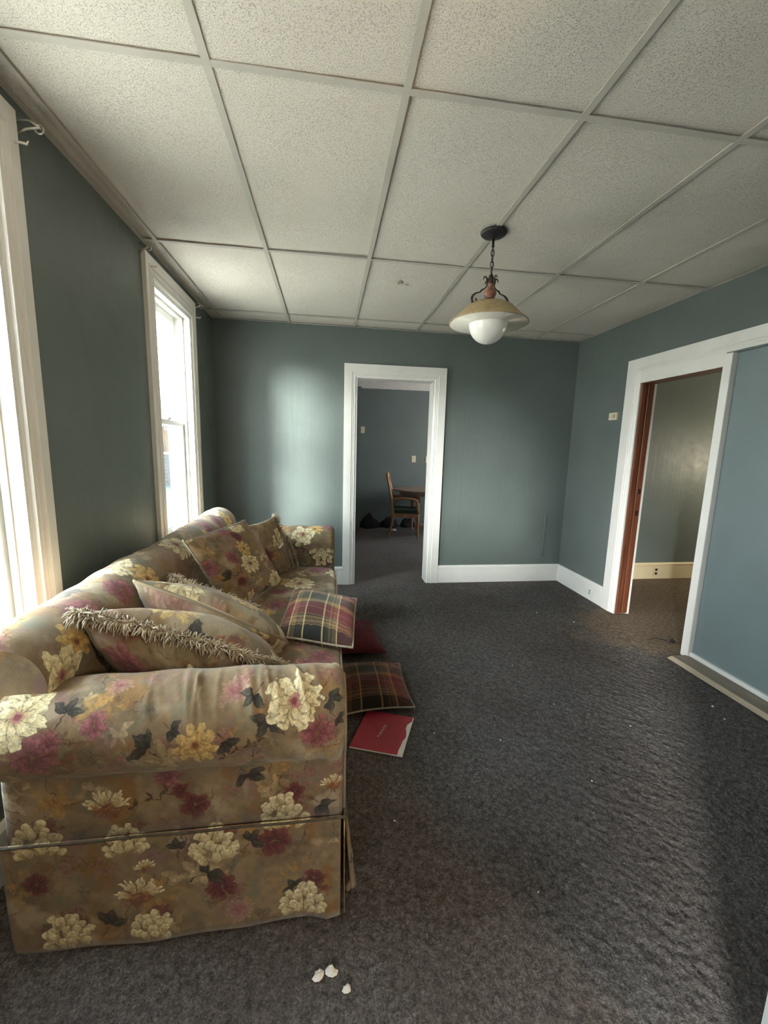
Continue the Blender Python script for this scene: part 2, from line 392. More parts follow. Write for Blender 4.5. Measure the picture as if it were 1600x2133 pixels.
gen = Cloth(1.0, 1.0, 760, 11, BASE, True)
rr = random.Random(4); kinds = ['twig']*5+['mauve']*5+['rose']*6+['bud']*5+['leaf']*12+['leafl']*6+['ochre']*4+['spiky']*4+['peony']*5+['daisy']*5
placed = []
items = []
for k in kinds:
    for _ in range(60):
        x, y = rr.random(), rr.random(); r = {'leaf': .036, 'leafl': .04, 'bud': .038, 'twig': .055, 'daisy': .066}.get(k, .05)*rr.uniform(.85, 1.15)
        if all(min(abs(x-a), 1-abs(x-a))**2+min(abs(y-b), 1-abs(y-b))**2 > (.75*(r+c))**2 for a, b, c in placed): break
    placed.append((x, y, r)); items.append((k, x, y, r))
gen.ghosts(1, 1, 130)
for k, x, y, r in sorted(items, key=lambda e: order[e[0]]): gen.draw(k, x, y, r)
GI = gen.image('floral_print'); FS = .72; M['floral'] = img_mat('floral_sofa_cloth', GI, sc=FS)
def at_flower(kind, n=0):
    f = [q for q in items if q[0] == kind][n]; return (f[1]/FS, f[2]/FS)
def plaid(name, seed, dim):
    n = 512; r = np.random.default_rng(seed); t = np.arange(n)/n
    def bands(bl, lines, base):
        a = np.tile(np.array(base, float), (n, 1))
        for lo, hi, c in bl: a[(t >= lo) & (t < hi)] = c
        for p, w, c in lines: a[np.abs(t-p) < w] = c
        return a
    MA, TA, GR, CRM, DG, RD = (.40, .19, .20), (.60, .50, .36), (.30, .30, .25), (.80, .74, .58), (.15, .16, .15), (.50, .22, .24)
    H = bands([(0, .12, DG), (.12, .27, TA), (.27, .50, RD), (.50, .60, TA), (.60, .78, GR), (.78, .88, TA), (.88, 1, MA)],
              [(.14, .005, DG), (.20, .005, DG), (.25, .006, DG), (.385, .006, (.75, .45, .45)), (.54, .012, (.78, .66, .40)), (.60, .005, DG), (.83, .012, (.72, .58, .36)), (.93, .006, CRM)], TA)
    V = bands([(0, .14, MA), (.14, .24, TA), (.24, .33, GR), (.33, .58, DG), (.58, .68, GR), (.68, .80, TA), (.80, 1, RD)],
              [(.15, .008, CRM), (.235, .005, DG), (.34, .009, CRM), (.60, .009, CRM), (.63, .005, DG), (.72, .006, DG), (.79, .008, CRM)], TA)
    a = H[:, None]*.60+V[None]*.40
    yy, xx = np.mgrid[0:n, 0:n]; tw = ((xx+yy) % 6 < 3)[..., None]
    a = a*np.where(tw, 1.06, .94)
    for p in (.15, .34, .60, .79):
        w = np.abs(t-p) < .008; a[:, w] = a[:, w]*.35+np.array(CRM)*.65
    a = np.clip(a*(.93+.14*r.random((n, n, 1)))*np.array(dim), 0, 1)
    px = np.ones((n, n, 4), np.float32); px[..., :3] = a
    im = bpy.data.images.new(name, n, n); im.pixels.foreach_set(px.ravel()); im.update(); im.pack(); return im
M['plaid'] = img_mat('plaid_wool_cloth', plaid('plaid_print', 1, (1., .98, .94)), bumpscale=300)
M['plaid2'] = img_mat('dull_plaid_cloth', plaid('plaid_print_dull', 2, (.78, .62, .48)), bumpscale=300)

# ------------------------------------------------------------------ room shell
XL, XR, YB, ZC = -1.30, 2.335, 2.69, 2.56
def floor_build():
    x0, x1, y0, y1 = -1.30, 2.335, -1.6, 2.69
    nx, ny = 700, 820; r = np.random.default_rng(5)
    # pile combed in short slanting lumps
    hh = vnoise(2000, 2000, 11, 30, r, 2)
    X, Y = np.meshgrid(np.linspace(x0, x1, nx), np.linspace(y0, y1, ny))
    an = math.radians(-45); U = (X*math.cos(an)+Y*math.sin(an)); Vv = (-X*math.sin(an)+Y*math.cos(an))
    def samp(U, V, s): return hh[(V*s).astype(int) % 2000, (U*s).astype(int) % 2000]
    Z = (samp(U+3, Vv+6, 640)-.5)*.0065+(vnoise(ny, nx, 90, 90, r, 2)-.5)*.006
    Z += (r.random((ny, nx))-.5)*.005
    edge = np.minimum.reduce([X-x0, x1-X, y1-Y]); Z = Z*np.clip(edge*20, 0, 1)-.003
    V = np.stack([X, Y, Z], -1).reshape(-1, 3); i = np.arange(nx*ny).reshape(ny, nx)
    F = np.stack([i[:-1, :-1], i[:-1, 1:], i[1:, 1:], i[1:, :-1]], -1).reshape(-1, 4)
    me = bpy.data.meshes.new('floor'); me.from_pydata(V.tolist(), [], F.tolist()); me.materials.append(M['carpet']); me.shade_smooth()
    o = link(bpy.data.objects.new('floor', me)); o['kind'] = 'structure'; ORG[o] = Vector((0,0,0)); return o
FL = floor_build()
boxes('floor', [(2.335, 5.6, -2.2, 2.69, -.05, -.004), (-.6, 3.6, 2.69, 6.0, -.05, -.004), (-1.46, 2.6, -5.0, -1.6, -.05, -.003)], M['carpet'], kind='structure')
# ceiling: slab, tiles and metal grid
ceil = boxes('ceiling', [(-1.46, 2.44, -.95, 2.83, 2.62, 2.68)], M['plain'], kind='structure')
GX = [-1.30, -1.22, -.61, 0, .61, 1.22, 1.83, 2.335]; GY = [-.95, 0, 1.22, 2.44, 2.69]
tcache = {}
for i in range(7):
    for j in range(4):
        w, l = round(GX[i+1]-GX[i], 3), round(GY[j+1]-GY[j], 3)
        if (w, l) not in tcache:
            a, b = w/2-.003, l/2-.003; nx, ny = (9, 17) if w > .2 else (3, 17)
            V = [(-a+2*a*u/(nx-1), -b+2*b*v/(ny-1), -.004*(1-(2*u/(nx-1)-1)**2)*(1-(2*v/(ny-1)-1)**2)) for v in range(ny) for u in range(nx)]
            F = [(v*nx+u, v*nx+u+1, (v+1)*nx+u+1, (v+1)*nx+u) for v in range(ny-1) for u in range(nx-1)]
            n = len(V); V += [(x, y, .016) for x, y, z in V]; F2 = [tuple(n+q for q in f) for f in F]
            rim = [u for u in range(nx)]+[v*nx+nx-1 for v in range(1, ny)]+[(ny-1)*nx+u for u in range(nx-2, -1, -1)]+[v*nx for v in range(ny-2, 0, -1)]
            F3 = [(rim[k], rim[(k+1) % len(rim)], n+rim[(k+1) % len(rim)], n+rim[k]) for k in range(len(rim))]
            me = bpy.data.meshes.new('ceiling_tile'); me.from_pydata(V, [], [f[::-1] for f in F]+F2+F3); me.materials.append(M['tile'])
            bm = bmesh.new(); bm.from_mesh(me); bmesh.ops.recalc_face_normals(bm, faces=bm.faces); bm.to_mesh(me); bm.free()
            tcache[(w, l)] = me
        o = link(bpy.data.objects.new('ceiling_tile', tcache[(w, l)])); o.parent = ceil
        o.location = Vector(((GX[i]+GX[i+1])/2, (GY[j]+GY[j+1])/2, ZC+.0075))-ORG[ceil]
        o.rotation_euler = (R.uniform(-1, 1)*.003, R.uniform(-1, 1)*.005, 0)
        if (i, j) == (2, 1): o.rotation_euler = (.004, -.012, 0)
        if (i, j) == (2, 0): o.rotation_euler = (-.006, -.010, 0)
        if (i, j) == (1, 1): o.rotation_euler = (.0, .004, 0)
for x in GX[1:-1]: boxes('grid_bar', [(x-.0125, x+.0125, -.95, 2.69, ZC-.003, ZC), (x-.0015, x+.0015, -.95, 2.69, ZC, ZC+.03)], M['grid'], ceil)
for y in GY[1:-1]: boxes('grid_bar', [(XL, XR, y-.0125, y+.0125, ZC-.0025, ZC+.0005), (XL, XR, y-.0015, y+.0015, ZC, ZC+.03)], M['grid'], ceil)
boxes('wall_angle', [(XR-.02, XR, -.95, YB, ZC-.003, ZC), (XL, XR, YB-.018, YB, ZC-.003, ZC), (XL, XL+.018, -.95, YB, ZC-.003, ZC)], M['grid'], ceil)
# torn fixture holes in one tile
mesh('tile_scar', [(.245+.034*math.cos(a*.7)*(.6+.4*math.sin(a*3)), 1.54+.030*math.sin(a*.7), ZC-.0005) for a in range(9)], [tuple(range(9))], M['boardedge'], ceil)
mesh('tile_scar', [(.300+.020*math.cos(a*.7)*(.6+.4*math.sin(a*2)), 1.56+.02*math.sin(a*.7), ZC-.0005) for a in range(9)], [tuple(range(9))], M['boardedge'], ceil)

WINS = [(-.69, .22), (1.21, 2.12)]; CW = .115; OZ0, OZ1 = .60, 2.37
# left (window) wall
bl = []; y = -5.0
ENT = [(-4.3, -3.0)]
for a, b in ENT+WINS:
    oa, ob = (a+CW, b-CW)
    bl += [(-1.47, XL, y, oa, 0, 2.66), (-1.47, XL, oa, ob, 0, OZ0), (-1.47, XL, oa, ob, OZ1, 2.66)]; y = ob
bl.append((-1.47, XL, y, 2.83, 0, 2.66))
boxes('wall_left', bl, M['paint'], kind='structure')
boxes('wall_back', [(XL, .033, YB, 2.83, 0, 2.66), (.81, 5.6, YB, 2.83, 0, 2.66), (.033, .81, YB, 2.83, 2.10, 2.66)], M['paint'], kind='structure')
boxes('wall_right', [(XR, 2.44, 1.74, YB, 0, 2.66), (XR, 2.44, .97, 1.74, 2.02, 2.66), (XR, 2.44, -.95, .97, 2.09, 2.66)], M['paint'], kind='structure')
boxes('wall_right_infill', [(2.347, 2.43, -.95, .97, .0, 2.09)], M['paint_window_lit'], kind='structure')  # wall paint made smoother, lighter and bluer: window light put into the colour
boxes('wall_front', [(.785, 2.44, -.95, -.85, 0, 2.66), (XL, .785, -.95, -.85, 2.50, 2.66)], M['paint'], kind='structure')
# mouldings: (fraction across, projection)
CAS = [(0, 0), (0, .024), (.36, .024), (.40, .031), (.47, .031), (.50, .022), (.60, .019), (.64, .027), (.70, .027), (.73, .020), (.78, .020), (.81, .026), (.88, .026), (.92, .018), (1, .014), (1, 0)]
DCAS = [(0, 0), (0, .026), (.62, .026), (.66, .019), (.74, .022), (.80, .016), (.86, .020), (1, .012), (1, 0)]
def window(n, ya, yb, base):
    w = sthing('window_%d' % n, (XL, (ya+yb)/2, OZ0)); oa, ob = ya+CW, yb-CW
    sweep('casing', lambda a, b, t: (XL+t, a, b), ya, yb, base, 2.505, CAS, CW, .14, M['white'], w)
    boxes('jamb', [(-1.47, XL+.012, oa-.002, oa+.014, OZ0, OZ1), (-1.47, XL+.012, ob-.014, ob+.002, OZ0, OZ1), (-1.47, XL+.012, oa, ob, OZ1-.016, OZ1+.002)], M['white'], w)
    boxes('stop_moulding', [(-1.352, -1.335, oa+.014, oa+.030, OZ0, OZ1-.016), (-1.352, -1.335, ob-.030, ob-.014, OZ0, OZ1-.016), (-1.352, -1.335, oa+.014, ob-.014, OZ1-.034, OZ1-.016)], M['white'], w, bev=.003)
    boxes('stool', [(-1.47, XL+.045, ya-.02, yb+.02, OZ0-.03, OZ0)], M['white'], w, bev=.004)
    boxes('apron', [(XL, XL+.016, ya, yb, OZ0-.12, OZ0-.03)], M['white'], w)
    def sash(nm, x, z0, z1, stile, rb, rt):
        a, b = oa+.014, ob-.014
        s = boxes(nm, [(x-.018, x+.018, a, a+stile, z0, z1), (x-.018, x+.018, b-stile, b, z0, z1), (x-.018, x+.018, a+stile, b-stile, z0, z0+rb), (x-.018, x+.018, a+stile, b-stile, z1-rt, z1)], M['vinyl'], w, bev=.003)
        boxes('glass_pane', [(x-.002, x+.002, a+stile-.004, b-stile+.004, z0+rb-.004, z1-rt+.004)], M['glass'], s)
        return s
    s = sash('lower_sash', -1.378, OZ0+.004, 1.585, .038, .06, .035)
    boxes('sash_lock', [(-1.372, -1.352, (oa+ob)/2-.03, (oa+ob)/2+.03, 1.585, 1.602)], M['nickel'], s)
    sash('upper_sash', -1.418, 1.548, OZ1-.018, .038, .037, .05)
    boxes('storm_frame', [(-1.47, -1.45, oa+.014, oa+.05, OZ0, OZ1-.016), (-1.47, -1.45, ob-.05, ob-.014, OZ0, OZ1-.016), (-1.47, -1.45, oa+.05, ob-.05, OZ1-.05, OZ1-.016), (-1.47, -1.45, oa+.05, ob-.05, OZ0, OZ0+.04)], M['vinyl'], w)
    return w
window(1, *WINS[0], .60); window(2, *WINS[1], .60)
for k, (ya, yb) in enumerate(ENT+WINS):          # light portals: sampling guides in the window openings
    ld = bpy.data.lights.new('window_portal', 'AREA'); ld.shape = 'RECTANGLE'; ld.size = yb-ya-2*CW; ld.size_y = OZ1-OZ0
    ld.cycles.is_portal = True; o = link(bpy.data.objects.new('window_portal', ld))
    o.location = (-1.48, (ya+yb)/2, (OZ0+OZ1)/2); o.rotation_euler = Vector((1, 0, 0)).to_track_quat('-Z', 'Y').to_euler()
# back doorway
d1 = sthing('door_1', (.42, YB, 0))
sweep('casing', lambda a, b, t: (a, YB-t, b), -.088, .931, 0, 2.222, DCAS, .121, .122, M['white'], d1)
boxes('jamb', [(.031, .040, YB-.012, 2.842, 0, 2.10), (.803, .812, YB-.012, 2.842, 0, 2.10), (.031, .812, YB-.012, 2.842, 2.092, 2.102)], M['white'], d1)
# side doorway in the right wall: wide old opening, one part left open
d2 = sthing('door_2', (XR, 1.37, 0))
def rw(a, b, t): return (XR-t, a, b)
V, F = [], []
m_ = len(DCAS)
for d, t in DCAS: V.append(rw(1.892-d*.152, 0, t))
for d, t in DCAS: V.append(rw(1.892-d*.152, 2.213-d*.113, t))
for d, t in DCAS: V.append(rw(-.85, 2.213-d*.113, t))
for s_ in range(2):
    for k in range(m_): F.append((s_*m_+k, s_*m_+(k+1) % m_, (s_+1)*m_+(k+1) % m_, (s_+1)*m_+k))
F += [tuple(range(m_)), tuple(2*m_+k for k in range(m_))]
mesh('casing', V, F, M['white'], d2)
boxes('head_board', [(XR-.012, XR, .995, 1.742, 2.012, 2.104), (XR-.017, XR, .995, 1.742, 2.012, 2.030)], M['white'], d2, bev=.002)
boxes('corner_post', [(XR-.028, 2.44, .938, .998, 0, 2.090)], M['white'], d2, bev=.004)
boxes('jamb_board', [(XR+.002, 2.378, 1.722, 1.742, 0, 2.012)], M['brown'], d2, bev=.002)
boxes('pocket_slot', [(2.378, 2.390, 1.738, 1.742, 0, 2.012)], M['hole'], d2)
pd = boxes('pocket_door_edge', [(2.388, 2.440, 1.716, 1.742, .012, 2.010)], M['brown'], d2, bev=.004)
for z in (1.115, .925): boxes('latch_plate', [(2.402, 2.424, 1.7125, 1.717, z-.022, z+.022)], M['black'], pd)
boxes('far_casing', [(2.440, 2.466, 1.726, 1.84, 0, 2.10)], M['white'], d2)
boxes('head_jamb', [(XR, 2.44, .998, 1.74, 2.006, 2.02)], M['brown'], d2)
# baseboards
def base(name, pt, a0, a1, mat):
    pr = [(0, 0), (.021, 0), (.021, .150), (.017, .153), (.017, .158), (.024, .160), (.024, .178), (.014, .190), (0, .190)]
    V = [pt(a0, b, t) for t, b in pr]+[pt(a1, b, t) for t, b in pr]; n = len(pr)
    F = [(k, (k+1) % n, n+(k+1) % n, n+k) for k in range(n)]+[tuple(range(n)), tuple(n+k for k in range(n))]
    return mesh(name, V, F, mat, kind='structure')
base('baseboard_back', lambda a, b, t: (a, YB-t, b), XL+.026, -.089, M['white'])
bb = base('baseboard_back', lambda a, b, t: (a, YB-t, b), .932, XR-.001, M['white'])
br = base('baseboard_right', lambda a, b, t: (XR-t, a, b), 1.893, YB-.02, M['white'])
for z in (.085, .060): boxes('outlet_slot', [(XR-.0225, XR-.020, 2.075, 2.092, z, z+.012)], M['hole'], br)
base('baseboard_left', lambda a, b, t: (XL+t, a, b), -.85, YB-.02, M['white'])
bh = base('baseboard_hall', lambda a, b, t: (a, YB-t, b), 2.441, 5.5, M['cream'])
boxes('trim_1', [(2.322, 2.347, -.85, .938, 0, .046)], M['white'], kind='structure', bev=.003)
# old strip of bare board left on the floor along the filled-in part of the opening
fb = thing('floor_board', (2.25, 0, 0), 'bare grey-brown wooden threshold board lying on the carpet along the right wall', 'board')
boxes('plank', [(2.196, 2.321, -.84, .950, .0, .019)], M['board'], fb)
mesh('bevelled_edge', [(2.163, -.84, .002), (2.163, .955, .002), (2.197, .950, .0188), (2.197, -.84, .0188), (2.197, -.84, .0), (2.197, .95, .0)], [(0,1,2,3), (0,3,4), (1,5,2), (0,4,5,1), (2,5,4,3)], M['boardedge'], fb)
# front opening casing beside the camera
wf = sthing('door_3', (.75, -.95, 0))
boxes('casing', [(.662, .780, -.978, -.95, 0, 2.50), (.672, .690, -.984, -.978, 0, 2.50), (.777, .788, -.95, -.848, 0, 2.50)], M['white'], wf, bev=.003)
# rooms beyond
boxes('ceiling_hall', [(2.44, 5.6, -2.2, YB, 2.56, 2.64)], M['plain'], kind='structure')
boxes('wall_hall', [(5.5, 5.6, -2.2, YB, 0, 2.6), (2.44, 5.6, -2.3, -2.2, 0, 2.6)], M['paint'], kind='structure')
boxes('ceiling_dining', [(-.7, 3.6, 2.83, 6.1, 2.44, 2.52)], M['plain'], kind='structure')
boxes('wall_dining', [(-.6, 3.6, 5.985, 6.1, .90, 2.46), (-.6, 3.6, 6.0, 6.1, 0, .90), (-.7, -.6, 2.83, 6.1, 0, 2.46), (3.5, 3.6, 2.83, 4.3, 0, 2.46), (3.5, 3.6, 5.3, 6.1, 0, 2.46), (3.5, 3.6, 4.3, 5.3, 0, .9), (3.5, 3.6, 4.3, 5.3, 1.9, 2.46), (-.6, .325, 5.80, 6.0, 0, 2.46)], M['paint'], kind='structure')
boxes('trim_2', [(-.6, .345, 5.74, 5.80, .785, .815), (-.6, .330, 5.755, 5.80, 0, .785)], M['paint'], kind='structure')
boxes('ceiling_entry', [(-1.46, 2.6, -5.1, -.95, 2.60, 2.68)], M['plain'], kind='structure')
boxes('wall_entry', [(-1.46, 2.7, -5.1, -5.0, 0, 2.66), (2.6, 2.7, -5.0, -.95, 0, 2.66)], M['paint'], kind='structure')

# ------------------------------------------------------------------ sofa
sofa = thing('sofa', (-.65, .75, 0), 'long floral rolled-arm sofa in tan, cream and burgundy under the windows', 'sofa')
def armprof(cy, cz, r, outer, inner, sgn):
    pr = [(outer, .335), (outer, .42), (outer, .50)]
    pr += [(cy+sgn*r*math.cos(math.radians(a)), cz+r*math.sin(math.radians(a))) for a in range(230, -1, -8)]
    pr += [(inner, cz-.06), (inner, .50), (inner, .335)]
    return pr
def arm(cy, cz, sgn, mat, folds):
    r = .13; outer = cy-sgn*.086; inner = cy+sgn*.132; pr = armprof(cy, cz, r, outer, inner, sgn); n = len(pr)
    xs = [-1.10, -1.095, -1.085, -1.07]+[-1.06+i*.0045 for i in range(int((1.06-.225)/.0045)+1)]+[-.219, -.211, -.203, -.196, -.191, -.188]
    cum = [.335]
    for k in range(1, n): cum.append(cum[-1]+math.hypot(pr[k][0]-pr[k-1][0], pr[k][1]-pr[k-1][1]))
    cY, cZ = cy, .55; V, UV = [], []; rg = random.Random(3)
    fo = [(rg.uniform(-.74, -.24), rg.uniform(.004, .009), rg.uniform(.0014, .0034), rg.uniform(-.5, -.1)) for _ in range(34)] if folds else []
    if folds: fo += [(-.315, .006, .010, -.35), (-.455, .008, .006, -.3), (-.40, .007, .005, -.4)]
    for x in xs:
        e = 0
        if x > -.225: e = .035-math.sqrt(max(0, .035**2-(x+.225)**2))
        if x < -1.07: e = .03-math.sqrt(max(0, .03**2-(x+1.07)**2))
        for k, (yy, zz) in enumerate(pr):
            a = pr[max(0, k-1)]; b = pr[min(n-1, k+1)]; ty, tz = b[0]-a[0], b[1]-a[1]; L = math.hypot(ty, tz)
            ny, nz = (-sgn*tz/L, sgn*ty/L)   # outward
            if (yy-cY)*ny+(zz-cZ)*nz < 0: ny, nz = -ny, -nz
            s = cum[k]; h = 0
            for fx, fw, fa, sl in fo:
                w = math.exp(-((s-.815)/.07)**2)
                h += w*fa*(math.exp(-((x-fx-sl*(s-.80))/fw)**2))*2.0
            h += .006*math.sin(x*5+1)*math.sin(s*6)+.002*math.sin(x*31+s*18)
            off = h*(1 if e == 0 else .3)-e
            V.append((x, yy+ny*off, zz+nz*off)); UV.append(((x+1.15)/SW, s/SH) if mat is M['side'] else (x*1.0+.3, s))
    F = [(i*n+k, i*n+k+1, (i+1)*n+k+1, (i+1)*n+k) for i in range(len(xs)-1) for k in range(n-1)]
    F += [(i*n, (i+1)*n, (i+1)*n+n-1, i*n+n-1) for i in range(len(xs)-1)]
    F += [tuple(range(n)), tuple((len(xs)-1)*n+k for k in range(n))]
    a = mesh('arm', V, F, mat, sofa, UV, True)
    # welt around the front panel of the arm
    ring = [(-.1905, yy+(cY-yy)*.20, zz+(cZ-zz)*.14) for yy, zz in pr]
    tube('piping', (ring, .0045, False), M['floral'], a, 6)
    return a
arm(-.334, .643, 1, M['side'], True); arm(1.834, .655, -1, M['floral'], False)
def loft(name, pr, ys, mat, parent, ends=.03, uvo=(0, 0), wav=None, cen=None, sag=None):
    n = len(pr); cx, cz = cen or (sum(q[0] for q in pr)/n, sum(q[1] for q in pr)/n); cum = [0]
    for k in range(1, n): cum.append(cum[-1]+math.hypot(pr[k][0]-pr[k-1][0], pr[k][1]-pr[k-1][1]))
    V, UV = [], []
    for y in ys:
        d = min(y-ys[0], ys[-1]-y); e = ends-math.sqrt(max(0, ends**2-(ends-min(d, ends))**2))
        for k, (x, z) in enumerate(pr):
            L = math.hypot(x-cx, z-cz) or 1; o = -e+(wav(y, cum[k]) if wav else 0)
            zz = z+(z-cz)/L*o-(sag(x, y) if sag else 0); V.append((x+(x-cx)/L*o, y, zz)); UV.append((y+uvo[0]-(e if y < (ys[0]+ys[-1])/2 else -e), cum[k]+uvo[1]))
    F = [(i*n+k, i*n+(k+1) % n, (i+1)*n+(k+1) % n, (i+1)*n+k) for i in range(len(ys)-1) for k in range(n)]
    for b in (0, (len(ys)-1)*n):
        q = len(V); V += [V[b+k] for k in range(n)]; UV += [(V[b+k][0]+.37, V[b+k][2]+.21) for k in range(n)]; F.append(tuple(q+k for k in range(n)))
    return mesh(name, V, F, mat, parent, UV, True)
def ylist(a, b, st=.02): 
    n = int((b-a)/st); return sorted(set([a, a+.004, a+.01, a+.018, b-.018, b-.01, b-.004, b]+[a+(b-a)*i/n for i in range(1, n)]))
bp = [(-1.10, .335), (-1.115, .50), (-1.15, .65)]+[(-1.09+.125*math.cos(math.radians(a)), .80+.125*math.sin(math.radians(a))) for a in range(215, -31, -12)]+[(-.955, .62), (-.90, .50), (-.88, .45), (-.88, .335)]
loft('backrest', bp, ylist(-.372, 1.90), M['floral'], sofa, .04, (.2, .1), lambda y, s: .006*math.sin(y*4+1)+.004*math.sin(y*9+s*7)+.002*math.sin(y*33+s*12), (-1.03, .62))
# seat cushion
cp = []
def rr_prof(x0, x1, z0, z1, r, crown=.02, n=6):
    o = []
    for cx, cz, a0 in ((x1-r, z0+r, -90), (x1-r, z1-r, 0), (x0+r, z1-r, 90), (x0+r, z0+r, 180)):
        for i in range(n+1):
            a = math.radians(a0+90*i/n); o.append((cx+r*math.cos(a), cz+r*math.sin(a)))
        if a0 == 0:
            for i in range(1, 12):
                t = i/12; o.append((x1-r+(x0+r-x1+r)*t, z1+crown*math.sin(math.pi*t)))
    return o
seat = loft('seat_cushion', rr_prof(-.93, -.178, .335, .482, .045), ylist(-.192, 1.692), M['floral'], sofa, .03, (.55, .35), lambda y, s: .004*math.sin(y*6)+.002*math.sin(y*21+s*9), sag=lambda x, y: .010*math.exp(-((y-.75)/.5)**2))
for z in (.352, .466): tube('piping', ([(-.1775, y/50, z-.010*math.exp(-((y/50-.75)/.5)**2)*(z > .4)+.0015*math.sin(y)) for y in range(-8, 84)], .0045, False), M['floral'], seat, 6)
boxes('base_frame', [(-1.08, -.205, -.405, 1.90, .05, .34)], M['floral'], sofa)
# skirt: near side carries the printed side cloth, corner has a loose pleat
def skirt_side(name, y, sgn, mat):
    V, UV, F = [], [], []; nx, nz = 90, 14
    for i in range(nx+1):
        x = -1.105+(.905)*i/nx
        for j in range(nz+1):
            z = .010+.350*j/nz; lo = 1-j/nz
            b = .006*lo*math.sin(x*7+.5)+.0025*lo*math.sin(x*23)+.012*lo*max(0, 1-abs(x+.24)/.05)
            V.append((x, y-sgn*(.006+b), z)); UV.append(((x+1.15)/SW, z/SH) if mat is M['side'] else (x, z))
    for i in range(nx):
        for j in range(nz): q = i*(nz+1)+j; F.append((q, q+nz+1, q+nz+2, q+1))
    o = mesh(name, V, F, mat, sofa, UV, True, fix=False); m = o.modifiers.new('cloth_thickness', 'SOLIDIFY'); m.thickness = .003; m.offset = 0
    return o
skirt_side('skirt', -.420, 1, M['side']); skirt_side('skirt', 1.920, -1, M['floral'])
V, UV, F = [], [], []; ny, nz = 150, 12
for i in range(ny+1):
    y = -.424+2.348*i/ny
    for j in range(nz+1):
        z = .012+.345*j/nz; lo = 1-j/nz
        b = .008*lo*math.sin(y*9)+.003*lo*math.sin(y*31)
        V.append((-.190+b, y, z)); UV.append((y+.3, z))
for i in range(ny):
    for j in range(nz): q = i*(nz+1)+j; F.append((q, q+nz+1, q+nz+2, q+1))
o = mesh('skirt', V, F, M['floral'], sofa, UV, True, fix=False); m = o.modifiers.new('cloth_thickness', 'SOLIDIFY'); m.thickness = .003; m.offset = 0
def pleat(x0, y0, lean, w, zb):
    V, UV, F = [], [], []; n, k = 14, 12
    for j in range(n+1):
        t = j/n; z = .352-(.352-zb)*t; ww = w*(.25+.75*t)
        for i in range(k+1):
            u = i/k; V.append((x0+lean*t+.012*t*math.sin(u*7), y0+ww*(u-.3), z-.02*t*(1-abs(2*u-1)))); UV.append((.9+u*w, z))
    for j in range(n):
        for i in range(k): q = j*(k+1)+i; F.append((q, q+1, q+k+2, q+k+1))
    o = mesh('skirt_pleat', V, F, M['floral'], sofa, UV, True, fix=False); m = o.modifiers.new('cloth_thickness', 'SOLIDIFY'); m.thickness = .006; m.offset = 0
pleat(-.188, -.385, .024, .10, .085); pleat(-.190, -.36, .012, .07, .035)
tube('skirt_welt', ([(-1.10+i*.0305, -.428, .3545+.0015*math.sin(i*.7)) for i in range(31)]+[(-.184, -.424, .353)], .0042, False), M['seam'], sofa, 6)
tube('skirt_welt', ([(-.186, -.42+i*.06, .350) for i in range(40)], .005, False), M['seam'], sofa, 6)

